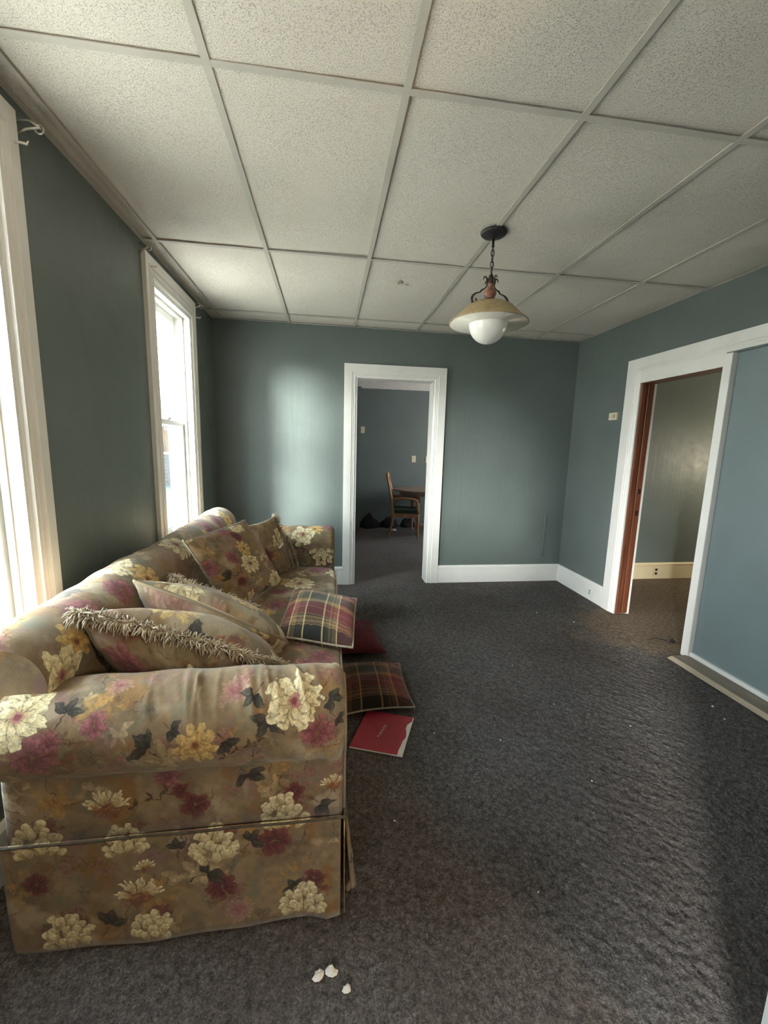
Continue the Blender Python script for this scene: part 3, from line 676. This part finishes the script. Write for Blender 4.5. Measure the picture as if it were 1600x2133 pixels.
# ------------------------------------------------------------------ pillows
def pillow(name, label, cat, q, thick, mat, edge='piping', group=None, uvo=(0, 0), seed=1, uvs=.5, bulge=(1, 1), crease=None, edgemat=None, pull=.06, fr_sides=(0, 1, 2, 3), uvfit=False):
    TL, TR, BR, BL = [Vector(c) for c in q]; c = (TL+TR+BR+BL)/4; r = random.Random(seed)
    low = min(v.z for v in (TL, TR, BR, BL))
    t = thing(name, (c.x, c.y, low), label, cat, group)
    U = ((TR-TL)+(BR-BL)).normalized(); W_ = ((TL-BL)+(TR-BR)).normalized(); Nn = U.cross(W_).normalized()
    n = 34; ph = [r.uniform(0, 6) for _ in range(8)]
    def pos(u, v, s):
        uu = u*(1-pull*(1-v*v)); vv = v*(1-pull*(1-u*u))
        P = (TL*(1-uu)*(1+vv)+TR*(1+uu)*(1+vv)+BR*(1+uu)*(1-vv)+BL*(1-uu)*(1-vv))/4
        b = max(0, (1-u*u))**.5*max(0, (1-v*v))**.5
        h = thick/2*b*(bulge[0] if s > 0 else bulge[1])
        h += b*(.006*math.sin(3*u+2*v+ph[0])+.004*math.sin(7*v-4*u+ph[1]))
        ed = (1-b)*b*4; h += ed*.004*math.sin(26*u+ph[2])*math.sin(22*v+ph[3])
        if crease and s > 0: h -= crease*b*math.exp(-((v-.1*math.sin(3*u))/.06)**2)
        if crease and s > 0: h += .35*crease*b*math.sin(u*18+v*5)*math.exp(-((v)/.35)**2)
        P = P+Nn*(s*h)+Vector((0, 0, -.004*math.sin(2.5*u+ph[4])))
        return P
    V, UV, F = [], [], []; idx = {}
    for s in (1, -1):
        for j in range(n+1):
            for i in range(n+1):
                u, v = -1+2*i/n, -1+2*j/n
                u = math.sin(u*math.pi/2); v = math.sin(v*math.pi/2)
                bd = i in (0, n) or j in (0, n)
                if bd and s < 0: idx[(s, i, j)] = idx[(1, i, j)]; continue
                idx[(s, i, j)] = len(V); V.append(pos(u, v, s))
                UV.append((.5+u/2, .5+v/2) if uvfit else ((u*.5*uvs+uvo[0])+(s < 0)*.37, v*.5*uvs+uvo[1]))
    for s in (1, -1):
        for j in range(n):
            for i in range(n):
                f = (idx[(s, i, j)], idx[(s, i+1, j)], idx[(s, i+1, j+1)], idx[(s, i, j+1)]); F.append(f if s > 0 else f[::-1])
    cover = mesh('cover', V, F, mat, t, UV, True)
    rim = [V[idx[(1, i, n)]] for i in range(n)]+[V[idx[(1, n, j)]] for j in range(n, 0, -1)]+[V[idx[(1, i, 0)]] for i in range(n, 0, -1)]+[V[idx[(1, 0, j)]] for j in range(n)]
    side_of = [0]*n+[1]*n+[2]*n+[3]*n
    if edge == 'piping':
        tube('piping', (rim, .0055, True), edgemat or M['cord'], t, 6)
    elif edge == 'fringe':
        P = []
        m = len(rim)
        for k in range(m):
            if side_of[k] not in fr_sides: continue
            a, b = rim[k], rim[(k+1) % m]; out = ((a+b)/2-c); out -= Nn*out.dot(Nn); out.normalize(); seg = (b-a).length
            for _ in range(max(2, int(seg*1500))):
                p0 = a.lerp(b, r.random()); d = (out*.55+Nn*r.uniform(-1.1, 1.1)+(b-a).normalized()*r.uniform(-.7, .7)+Vector((0, 0, .15))).normalized()
                L = r.uniform(.022, .046); w = Vector((r.uniform(-1, 1), r.uniform(-1, 1), r.uniform(-1, .2)))*.35
                pts = [p0, p0+d*L*.4+w*L*.15, p0+d*L*.75+w*L*.5+Vector((0, 0, -.004)), p0+d*L*.9+w*L*.95+Vector((0, 0, -.010))]
                P.append((pts, [.0024, .0026, .0022, .0012], False))
        tube('fringe', P, edgemat or M['fringe'], t, 4, kind='stuff')
    return t
FG = 'floral cushions piled on the sofa'
pillow('floral_cushion', 'plump floral cushion with shaggy fringe slumped against the near sofa arm', 'cushion',
       [(-.985, -.215, .925), (-.475, -.06, .665), (-.42, .16, .50), (-.88, .05, .505)], .31, M['floral'], 'fringe', FG, [a+b for a, b in zip(at_flower('rose', 1), (.14, -.16))], 2, .5, pull=-.05)
pillow('floral_cushion', 'floral cushion with a pinched lengthwise seam lying behind the near fringed cushion', 'cushion',
       [(-.955, .09, .925), (-.49, .17, .66), (-.43, .40, .50), (-.87, .32, .505)], .28, M['floral'], 'piping', FG, [a+b for a, b in zip(at_flower('peony', 1), (.14, -.12))], 3, .5, crease=.014, pull=-.05, edgemat=M['floral'])
pillow('floral_cushion', 'mostly hidden fringed cushion wedged behind the seamed floral cushion', 'cushion',
       [(-.93, .40, .83), (-.60, .46, .66), (-.58, .56, .50), (-.86, .54, .50)], .14, M['floral'], 'fringe', FG, (.1, .8), 4, .4)
pillow('floral_cushion', 'large square corded floral cushion leaning on the sofa back, pale flower near its centre', 'cushion',
       [(-.925, .535, .975), (-.745, 1.085, .972), (-.545, 1.31, .495), (-.775, .745, .500)], .15, M['floral'], 'piping', FG, at_flower('daisy', 2), 5, .75)
p4 = pillow('floral_cushion', 'floral cushion with ragged top corner and white tag behind the large square cushion', 'cushion',
       [(-.80, 1.20, .90), (-.615, 1.46, .935), (-.50, 1.60, .495), (-.74, 1.24, .50)], .12, M['floral'], 'fringe', FG, (.15, .35), 6, .45, fr_sides=(1,))
tgq = [(-.575, 1.330, .735), (-.552, 1.340, .765), (-.545, 1.337, .757), (-.568, 1.327, .727)]
mesh('care_tag', tgq+[(x+.002, y+.003, z) for x, y, z in tgq], [(0,1,2,3), (7,6,5,4), (0,4,5,1), (1,5,6,2), (2,6,7,3), (3,7,4,0)], M['paper'], p4)
pillow('floral_cushion', 'narrow fringed cushion pushed against the far sofa arm', 'cushion',
       [(-.66, 1.60, .80), (-.555, 1.66, .735), (-.475, 1.665, .50), (-.68, 1.62, .50)], .07, M['floral'], 'fringe', FG, (.6, .75), 8, .3, fr_sides=(0, 1))
pillow('plaid_cushion', 'corded red, tan and green plaid cushion on the front edge of the sofa seat', 'cushion',
       [(-.445, .985, .545), (-.075, .80, .560), (-.125, .300, .515), (-.485, .43, .515)], .15, M['plaid'], 'piping', 'plaid cushions', (0, 0), 9, 1, edgemat=M['twine'], uvfit=True, pull=.02)
pillow('plaid_cushion', 'dull brown plaid cushion on the carpet in front of the sofa', 'cushion',
       [(-.22, .98, .055), (.222, .955, .055), (.235, .53, .035), (-.21, .47, .045)], .12, M['plaid2'], 'piping', 'plaid cushions', (0, 0), 10, 1, edgemat=M['cord'], uvfit=True, bulge=(1.1, .55))
pillow('maroon_cushion', 'dark maroon velvet cushion on the floor behind the brown plaid one', 'cushion',
       [(-.24, 1.62, .06), (.10, 1.58, .06), (.155, 1.12, .05), (-.24, 1.10, .05)], .16, M['maroon'], 'piping', None, (0, 0), 12, .5, edgemat=M['maroon'], bulge=(1.1, .55))

# ------------------------------------------------------------------ red booklet
bk = thing('booklet', (.04, .38, 0), 'red square booklet with torn white edge on the carpet beside the sofa', 'book')
A, B, C_, D_ = Vector((-.023, .552, 0)), Vector((.218, .465, 0)), Vector((.108, .200, 0)), Vector((-.134, .287, 0))
def plate(name, quad, z0, z1, mat, par):
    zo = [0]*len(quad)
    V = [Vector((p.x, p.y, z0+o)) for p, o in zip(quad, zo)]+[Vector((p.x, p.y, z1+o)) for p, o in zip(quad, zo)]; n = len(quad)
    F = [tuple(range(n))[::-1], tuple(range(n, 2*n))]+[(k, (k+1) % n, n+(k+1) % n, n+k) for k in range(n)]
    return mesh(name, V, F, mat, par)
M['red'] = simple('red_card', (.36, .030, .048), .5, .08, 30, .0004, spec=.4)
plate('pages', [A, B, C_, D_], .006, .013, M['paper'], bk)
e = (B-A).normalized()
torn = [A]; 
for k, off in enumerate([.004, .003, .022, .024, .014, .010, .020, .022, .026, .024]): torn.append(B.lerp(C_, k/9)-e*off)
torn.append(D_); plate('cover', torn, .0132, .0152, M['red'], bk)
# faint handwritten-looking white script across the cover
mid = (A+C_)/2; al = (B-C_).normalized(); ac = (B-A).normalized(); sc = []
for i in range(60):
    t = i/59; sc.append(mid+al*(-.035+.085*t)+ac*(-.012+.012*t+.006*math.sin(t*34))+Vector((0, 0, .0158)))
tube('script_lettering', [(sc, [.0006+.0009*abs(math.sin(i*.5)) for i in range(60)], False), ([mid+al*-.045+ac*-.020+Vector((0,0,.0158)), mid+al*-.043+ac*-.012+Vector((0,0,.0158))], .003, False)], M['paper'], bk, 5)

# ------------------------------------------------------------------ pendant lamp
LX, LY = .61, .77
lp = thing('pendant_lamp', (LX, LY, 2.0), 'hanging lamp with amber bell shade, white globe and black canopy on chain', 'lamp')
lathe('canopy', [(0, 0), (.068, 0), (.067, -.006), (.058, -.014), (.030, -.020), (.012, -.026), (.006, -.034), (0, -.034)], (LX, LY, 2.556), M['black'], lp)
lathe('canopy_stem', [(.006, 0), (.006, -.030), (.009, -.034), (.004, -.04), (0, -.04)], (LX, LY, 2.524), M['black'], lp, 12)
zz = 2.492
for k in range(5):
    a = 0 if k % 2 else math.pi/2; pts = []
    for i in range(14):
        th = 2*math.pi*i/14; x = .009*math.cos(th); z = .0175*math.sin(th)
        pts.append((LX+x*math.cos(a), LY+x*math.sin(a), zz-.008+z))
    tube('chain_link', (pts, .0022, True), M['black'], lp, 6); zz -= .0275
tube('lamp_cord', ([(LX+.004*math.sin(i*1.3), LY+.003*math.cos(i), 2.505-.0165*i) for i in range(12)], .0018, False), M['blackbrown'], lp, 6)
lathe('finial', [(0, .022), (.004, .020), (.005, .010), (.011, .006), (.012, 0), (.008, -.006), (.012, -.012)], (LX, LY, 2.342), M['blackbrown'], lp, 20)
lathe('upper_cup', [(.010, 0), (.024, -.002), (.026, -.008), (.022, -.016), (.026, -.026), (.020, -.034), (.010, -.036)], (LX, LY, 2.332), M['blackbrown'], lp, 24)
for k in range(4):
    a = k*math.pi/2+.3; cx, sx_ = math.cos(a), math.sin(a)
    tube('leaf_curl', ([(LX+cx*r_, LY+sx_*r_, z_) for r_, z_ in ((.020, 2.300), (.025, 2.314), (.028, 2.328), (.036, 2.336), (.046, 2.332), (.049, 2.320))], [.006, .006, .005, .004, .003, .002], False), M['blackbrown'], lp, 6)
lathe('turned_body', [(.010, .026), (.020, .020), (.023, .010), (.016, 0), (.013, -.005), (.024, -.012), (.032, -.024), (.033, -.034), (.028, -.046), (.021, -.052), (.026, -.056), (.024, -.060)], (LX, LY, 2.290), M['turned'], lp, 28)
lathe('shade_cap', [(.018, 0), (.030, -.003), (.042, -.010), (.046, -.018), (.040, -.020), (0, -.020)], (LX, LY, 2.232), M['blackbrown'], lp, 32)
for a in (0.05, math.pi+.05):
    cx, sx_ = math.cos(a), math.sin(a)
    pr = [(.020, 2.300), (.026, 2.286), (.040, 2.276), (.050, 2.271), (.055, 2.262), (.068, 2.258), (.082, 2.253), (.096, 2.242), (.103, 2.226), (.100, 2.209), (.090, 2.206), (.080, 2.210), (.074, 2.219), (.078, 2.227), (.086, 2.224)]
    tube('scroll_arm', ([(LX+cx*r_, LY+sx_*r_, z_) for r_, z_ in pr], [.003, .003, .0035, .005, .0035, .003, .004, .0055, .007, .007, .006, .005, .004, .004, .003], False), M['blackbrown'], lp, 8)
sp = [(.040, 2.214), (.075, 2.209), (.105, 2.199), (.128, 2.184), (.146, 2.166), (.166, 2.147), (.190, 2.127), (.210, 2.110)]
sh = lathe('lamp_shade', [(r_, z_) for r_, z_ in sp]+[(.211, 2.106)]+[(r_-.003, z_-.004) for r_, z_ in sp[::-1]]+[(0, 2.208)], (LX, LY, 0), M['shade'], lp, 64)
lathe('shade_lining', [(r_-.0042, z_-.0055) for r_, z_ in sp[::-1]]+[(r_-.0055, z_-.0075) for r_, z_ in sp], (LX, LY, 0), M['shadein'], sh, 64)
lathe('glass_globe', [(.0, .098), (.040, .097), (.045, .090)]+[(.102*math.sin(math.radians(a)), .102*math.cos(math.radians(a))) for a in range(30, 181, 6)]+[(0, -.102)], (LX, LY, 2.104), M['globe'], lp, 48)

# ------------------------------------------------------------------ small wall fittings
th = thing('thermostat', (XR, 2.03, 1.73), 'small ivory thermostat on the right wall beside the side doorway', 'thermostat')
boxes('body', [(XR-.026, XR, 1.972, 2.078, 1.728, 1.796)], M['plate'], th, bev=.006)
boxes('dial', [(XR-.0285, XR-.025, 1.990, 2.018, 1.748, 1.778)], M['twine'], th, bev=.001)
def switch(x, z, y, label):
    t = thing('switch_plate', (x, y, z-.057), label, 'switch', 'switch plates on the far room wall')
    boxes('cover_plate', [(x-.037, x+.037, y-.008, y, z-.058, z+.058)], M['plate'], t, bev=.003)
    boxes('toggle', [(x-.005, x+.005, y-.018, y-.008, z-.012, z+.012)], M['plate'], t)
switch(.372, 1.722, 5.985, 'cream switch plate high on the far room wall, above the floor clutter')
switch(1.318, 1.225, 5.985, 'left of two cream switch plates above the table in the far room')
switch(1.575, 1.220, 5.985, 'cream switch plate half hidden by the right jamb of the back doorway')
ol = thing('wall_outlet', (3.54, YB-.021, .05), 'cream electrical outlet set in the tall baseboard of the side hall', 'outlet')
boxes('cover_plate', [(3.503, 3.577, YB-.0275, YB-.0215, .040, .150)], M['cream'], ol, bev=.002)
for z in (.110, .065): boxes('socket', [(3.527, 3.556, YB-.0295, YB-.0275, z-.012, z+.014)], M['hole'], ol)
cb = thing('cable_stub', (2.117, YB, .22), 'painted-over round box and thin cable on the back wall near the corner', 'cable')
cs = mesh('round_box', [(2.117+.026*math.cos(a*.35), YB-.006, .262+.026*math.sin(a*.35)) for a in range(18)]+[(2.117+.026*math.cos(a*.35), YB, .262+.026*math.sin(a*.35)) for a in range(18)], [tuple(range(18))]+[(a, (a+1) % 18, 18+(a+1) % 18, 18+a) for a in range(18)], M['paint'], cb)
tube('cable', ([(2.125, YB-.004, .28+.1*i) for i in range(6)], .004, False), M['paint'], cb, 6)
# curtain hardware on the window casings
def bracket(y, z, label, s=1.):
    t = thing('curtain_bracket', (XL, y, z), label, 'bracket', 'old curtain brackets')
    x = XL+.0
    tube('wall_arm', ([(x+.002, y, z+.03), (x+.05*s, y+.003, z+.034), (x+.075*s, y+.004, z+.020)], .004, False), M['nickel'], t, 6)
    tube('lower_arm', ([(x+.002, y, z-.015), (x+.04*s, y+.002, z+.008), (x+.078*s, y+.004, z+.018)], .0045, False), M['nickel'], t, 6)
    tube('rod_cup', ([(x+.075*s+.014*math.cos(a), y+.004, z+.012+.014*math.sin(a)) for a in [k*.628 for k in range(10)]], .003, True), M['nickel'], t, 6)
bracket(.232, 2.455, 'bent metal curtain bracket at the top corner of the nearest window', 1.1)
bracket(1.205, 2.500, 'metal curtain bracket at the near top corner of the far window', .6)
bracket(2.13, 2.475, 'metal curtain bracket at the far top corner of the far window', .8)
def hook(y, z, label):
    o = tube('curtain_hook', ([(XL+.020, y, z), (XL+.040, y, z+.001), (XL+.060, y+.001, z-.002), (XL+.066, y+.001, z+.008)], [.003, .004, .004, .002], False), M['paper'], None, 6)
    tag(o, label, 'hook', 'white curtain hooks')
hook(.20, 2.40, 'small white hook on the casing of the nearest window')
hook(1.26, 2.435, 'small white hook at the near top corner of the far window')
hook(2.10, 2.395, 'small white hook at the far top corner of the far window')

# ------------------------------------------------------------------ litter on the carpet
def scrap(name, x, y, s, label, cat='paper', mat=None, group=None, seed=0, z=.004):
    r = random.Random(seed); V = []; n = 9
    for j in range(3):
        for i in range(n):
            a = 2*math.pi*i/n; rd = s*(.6+.5*r.random())*(1, .75, .3)[j]
            V.append((x+rd*math.cos(a), y+rd*math.sin(a)*.8, z+(0, .35, .6)[j]*s*(.5+r.random())))
    F = [(j*n+i, j*n+(i+1) % n, (j+1)*n+(i+1) % n, (j+1)*n+i) for j in range(2) for i in range(n)]+[tuple(2*n+i for i in range(n)), tuple(range(n))[::-1]]
    o = mesh(name, V, F, mat or M['paper'], None); tag(o, label, cat, group); return o
scrap('paper_scrap', -.262, -.566, .019, 'larger white crumpled scrap on the carpet near the sofa corner, left half', seed=1, group='white scraps by the near sofa corner')
scrap('paper_scrap', -.228, -.560, .019, 'white crumpled scrap touching the first one on its right', seed=2, group='white scraps by the near sofa corner')
scrap('paper_scrap', -.186, -.602, .014, 'smallest white scrap, lying apart to the right of the crumpled pair', seed=3, group='white scraps by the near sofa corner')
CR_ = [(1.62, 1.80, 'left of two pale crumbs by the baseboard near the side doorway'), (1.84, 1.58, 'pale crumb closest to the left casing of the side doorway'),
 (1.97, .41, 'pale crumb beside the bare threshold board, farther of the pair'), (1.93, .30, 'pale crumb beside the bare threshold board, nearer of the pair'),
 (.62, .27, 'tiny pale crumb right of the red booklet'), (1.05, .52, 'tiny pale crumb in the middle of the open carpet'), (.92, -.02, 'tiny crumb on bare carpet at right centre'),
 (.02, -.12, 'tiny crumb just right of the sofa skirt'), (.45, -.43, 'tiny crumb on the near carpet, right of the white scraps'), (1.36, .30, 'tiny crumb well left of the threshold board'),
 (.30, .35, 'tiny crumb just right of the red booklet edge'), (1.0, .95, 'tiny crumb on the carpet below the hanging lamp')]
for k, (x, y, lb_) in enumerate(CR_):
    scrap('crumb', x, y, .0075 if k < 4 else .004, lb_, 'crumb', M['paper'], 'pale crumbs scattered over the carpet', 20+k, .003)
lump = scrap('plastic_lump', 2.415, 1.185, .034, 'small black lump on the carpet at the foot of the side doorway post', 'debris', M['black'], None, 41, .0)
tube('debris_strand', ([(2.38, 1.20, .004), (2.32, 1.24, .006), (2.25, 1.22, .004)], .003, False), M['dark'], lump, 5)

# ------------------------------------------------------------------ far room furniture
def loc_mesh(name, V, F, mat, par, smooth=True): return mesh(name, [ORG[par]+Vector(v) for v in V], F, mat, par, smooth=smooth)
def lt(name, paths, mat, par, sides=8):
    V, F = tubegeo(paths, sides); return loc_mesh(name, V, F, mat, par)
def lb(name, bl, mat, par):
    V, F = boxgeo(bl); o = loc_mesh(name, V, F, mat, par, False); m = o.modifiers.new('bevel', 'BEVEL'); m.width = .004; m.segments = 2; return o
def chair(loc, rz, label):
    c = thing('dining_chair', loc, label, 'chair', 'oak chairs in the far room')
    for s in (-1, 1):
        y = s*.22
        lt('back_post', [([(-.285, y, 0), (-.235, y, .10), (-.205, y, .25), (-.20, y, .42), (-.225, y, .62), (-.275, y, .85), (-.315, y, 1.03)], [.014, .017, .020, .021, .019, .017, .012], False)], M['oak'], c)
        lt('leg', [([(.20, y, .0), (.20, y, .05), (.20, y, .30), (.20, y, .40)], [.012, .016, .022, .022], False)], M['oak'], c)
        lt('arm_rest', [([(-.215, y, .62), (-.05, y, .635), (.10, y, .63), (.17, y, .615), (.185, y, .56), (.195, y, .42)], [.016, .019, .021, .020, .018, .016], False)], M['oak'], c)
        lb('side_rail', [(-.20, .20, y-.012, y+.012, .34, .40)], M['oak'], c)
    lb('seat_rail', [(.19, .21, -.22, .22, .34, .40)], M['oak'], c)
    lb('seat_rail', [(-.21, -.19, -.22, .22, .34, .40)], M['oak'], c)
    lb('seat', [(-.20, .215, -.225, .225, .40, .455)], M['greenfab'], c)
    lb('crest_rail', [(-.325, -.295, -.23, .23, .93, 1.02)], M['oak'], c)
    for k in range(5): lt('spindle', [([(-.205, -.15+.075*k, .45), (-.30, -.15+.075*k, .95)], .007, False)], M['oak'], c, 6)
    c.rotation_euler = (0, 0, rz); return c
chair((1.02, 5.05, 0), math.radians(-11), 'oak armchair with curved back posts and green seat at the far room table')
def table():
    t = thing('dining_table', (1.56, 5.30, 0), 'dusty brown oval wooden table beyond the back doorway', 'table')
    n = 40; rx, ry = .72, .50
    V = [(rx*math.cos(2*math.pi*k/n), ry*math.sin(2*math.pi*k/n), z) for z in (.722, .745) for k in range(n)]
    F = [tuple(range(n))[::-1], tuple(range(n, 2*n))]+[(k, (k+1) % n, n+(k+1) % n, n+k) for k in range(n)]
    loc_mesh('table_top', V, F, M['tablew'], t, False)
    V = [(.6*math.cos(2*math.pi*k/n), .36*math.sin(2*math.pi*k/n), z) for z in (.65, .722) for k in range(n)]
    loc_mesh('apron', V, F, M['tablew'], t, False)
    for sx_ in (-.33, .33):
        for sy in (-.22, .22):
            lt('leg', [([(sx_, sy, 0), (sx_, sy, .03), (sx_, sy, .06), (sx_, sy, .2), (sx_, sy, .30), (sx_, sy, .34), (sx_, sy, .36), (sx_, sy, .66)], [.022, .028, .016, .024, .030, .020, .033, .033], False)], M['oak'], t, 12)
    lb('stretcher', [(-.33, .33, -.02, .02, .10, .14)], M['oak'], t)
table()
def heap(name, x, y, s, h, label, seed, group):
    r = random.Random(seed); V = []; n, m = 16, 7; ph = [r.uniform(0, 6) for _ in range(6)]
    for j in range(m):
        f = j/(m-1)
        for i in range(n):
            a = 2*math.pi*i/n; rd = s*math.cos(f*1.5)*(1+.25*math.sin(3*a+ph[0])+.15*math.sin(5*a+ph[1]+4*f))
            V.append((x+rd*math.cos(a), y+rd*.6*math.sin(a), h*math.sin(f*1.57)*(1+.25*math.sin(2*a+ph[2]))))
    F = [(j*n+i, j*n+(i+1) % n, (j+1)*n+(i+1) % n, (j+1)*n+i) for j in range(m-1) for i in range(n)]+[tuple((m-1)*n+i for i in range(n)), tuple(range(n))[::-1]]
    o = mesh(name, V, F, M['dark'], None, smooth=True); tag(o, label, 'clothes', group)
heap('clothes_heap', .50, 5.72, .16, .22, 'dark heap of clothes at the left foot of the far room wall', 1, 'dark heaps along the far room wall')
heap('clothes_heap', .86, 5.75, .15, .16, 'lower dark heap of clothes behind the oak armchair', 2, 'dark heaps along the far room wall')
heap('clothes_heap', 1.20, 5.80, .14, .13, 'dark heap of clothes under the far room table', 3, 'dark heaps along the far room wall')
sc_ = scrap('paper_scrap', .905, 5.45, .05, 'white paper scrap under the oak armchair in the far room', seed=51)

# ------------------------------------------------------------------ lamps in the unseen parts of the rooms
def bulb_lamp(name, x, y, z, power, color, label, zc):
    t = thing(name, (x, y, z-.05), label, 'lamp')
    lathe('bulb', [(0, -.045)]+[(.045*math.sin(math.radians(a)), -.045*math.cos(math.radians(a))) for a in range(10, 150, 14)]+[(.016, .05), (0, .05)], (x, y, z), M['globe'], t, 16)
    lathe('socket', [(0, .05), (.022, .05), (.022, .10), (0, .10)], (x, y, z), M['black'], t, 12)
    if zc: tube('cord', ([(x, y, z+.10), (x, y, zc)], .004, False), M['black'], t, 6)
    ld = bpy.data.lights.new('bulb_light', 'POINT'); ld.energy = power; ld.color = color; ld.shadow_soft_size = .12
    o = link(bpy.data.objects.new('bulb_light', ld)); o.location = (x, y, z-.20)
bulb_lamp('hall_bulb', 4.9, 1.7, 1.55, 11, (1, .88, .64), 'bare warm bulb hanging in the side hall', 2.56)
bulb_lamp('entry_bulb', 1.35, -2.3, 1.85, 13, (1, .74, .46), 'bare warm bulb hanging in the room behind the camera', 2.60)

# ------------------------------------------------------------------ outdoors, seen through the windows
boxes('ground', [(-60, -1.47, -40, 60, -.80, -.60)], M['grass'], kind='structure')
def tree(x, y, h, seed, label):
    r = random.Random(seed); P = []
    def grow(p, d, L, rad, lv):
        pts = [p]; rads = [rad]; q = p
        for k in range(4):
            d = (d+Vector((r.uniform(-.2, .2), r.uniform(-.2, .2), r.uniform(-.05, .15)))).normalized(); q = q+d*L/4; pts.append(q); rads.append(rad*(1-.14*(k+1)))
            if lv < 3:
                for _ in range(2 if lv else 1):
                    if k > 0 or lv: grow(q, (d+Vector((r.uniform(-1, 1), r.uniform(-1, 1), r.uniform(-.2, .7)))).normalized(), L*r.uniform(.45, .62), rads[-1]*.6, lv+1)
        P.append((pts, rads, False))
    grow(Vector((x, y, -.62)), Vector((0, 0, 1)), h, .07*h/4, 0)
    o = tube('bare_tree', P, M['bark'], None, 4); tag(o, label, 'tree', 'bare trees outside the windows')
tree(-5.75, 13.8, 3.6, 3, 'bare tree nearest the house, seen through the far window'); tree(-8.1, 20.2, 4.6, 5, 'bare tree just behind the brown plank fence'); tree(-9.9, 25.0, 5.0, 8, 'farthest bare tree in the yard')
fe = thing('plank_fence', (-6, 17.5, -.6), 'weathered brown plank fence across the far side of the yard', 'fence')
me0 = None
for k in range(34):
    x = -11+k*.28
    if me0 is None: o = boxes('plank', [(x, x+.26, 17.49, 17.51, -.62, 1.85)], M['fence'], fe); me0 = o
    else:
        o = link(me0.copy()); o.parent = fe; o.location = (k*.28, .02*math.sin(k*2.1), .05*math.sin(k*5)); ORG[o] = ORG[fe]
dk = thing('deck', (-4, 9, -.6), 'low pale blue-grey plank deck with a white top rail outside the far window', 'deck')
me0 = None
for k in range(22):
    x = -2.9-k*.145
    if me0 is None: me0 = boxes('deck_board', [(x-.135, x, 5.0, 13.0, -.05, -.02)], M['siding'], dk)
    else:
        o = link(me0.copy()); o.parent = dk; o.location = (-k*.145, 0, 0); ORG[o] = ORG[dk]
boxes('joist', [(-6.1, -2.9, 5.0, 5.05, -.62, -.05), (-6.1, -2.9, 12.9, 12.95, -.62, -.05)], M['siding'], dk, kind='stuff')
boxes('top_rail', [(-6.2, -2.9, 12.95, 13.09, 1.00, 1.06)], M['vinyl'], dk)
for k in range(8): boxes('rail_board', [(-6.2, -2.9, 13.0, 13.03, -.02+k*.125, .085+k*.125)], M['siding'], dk)
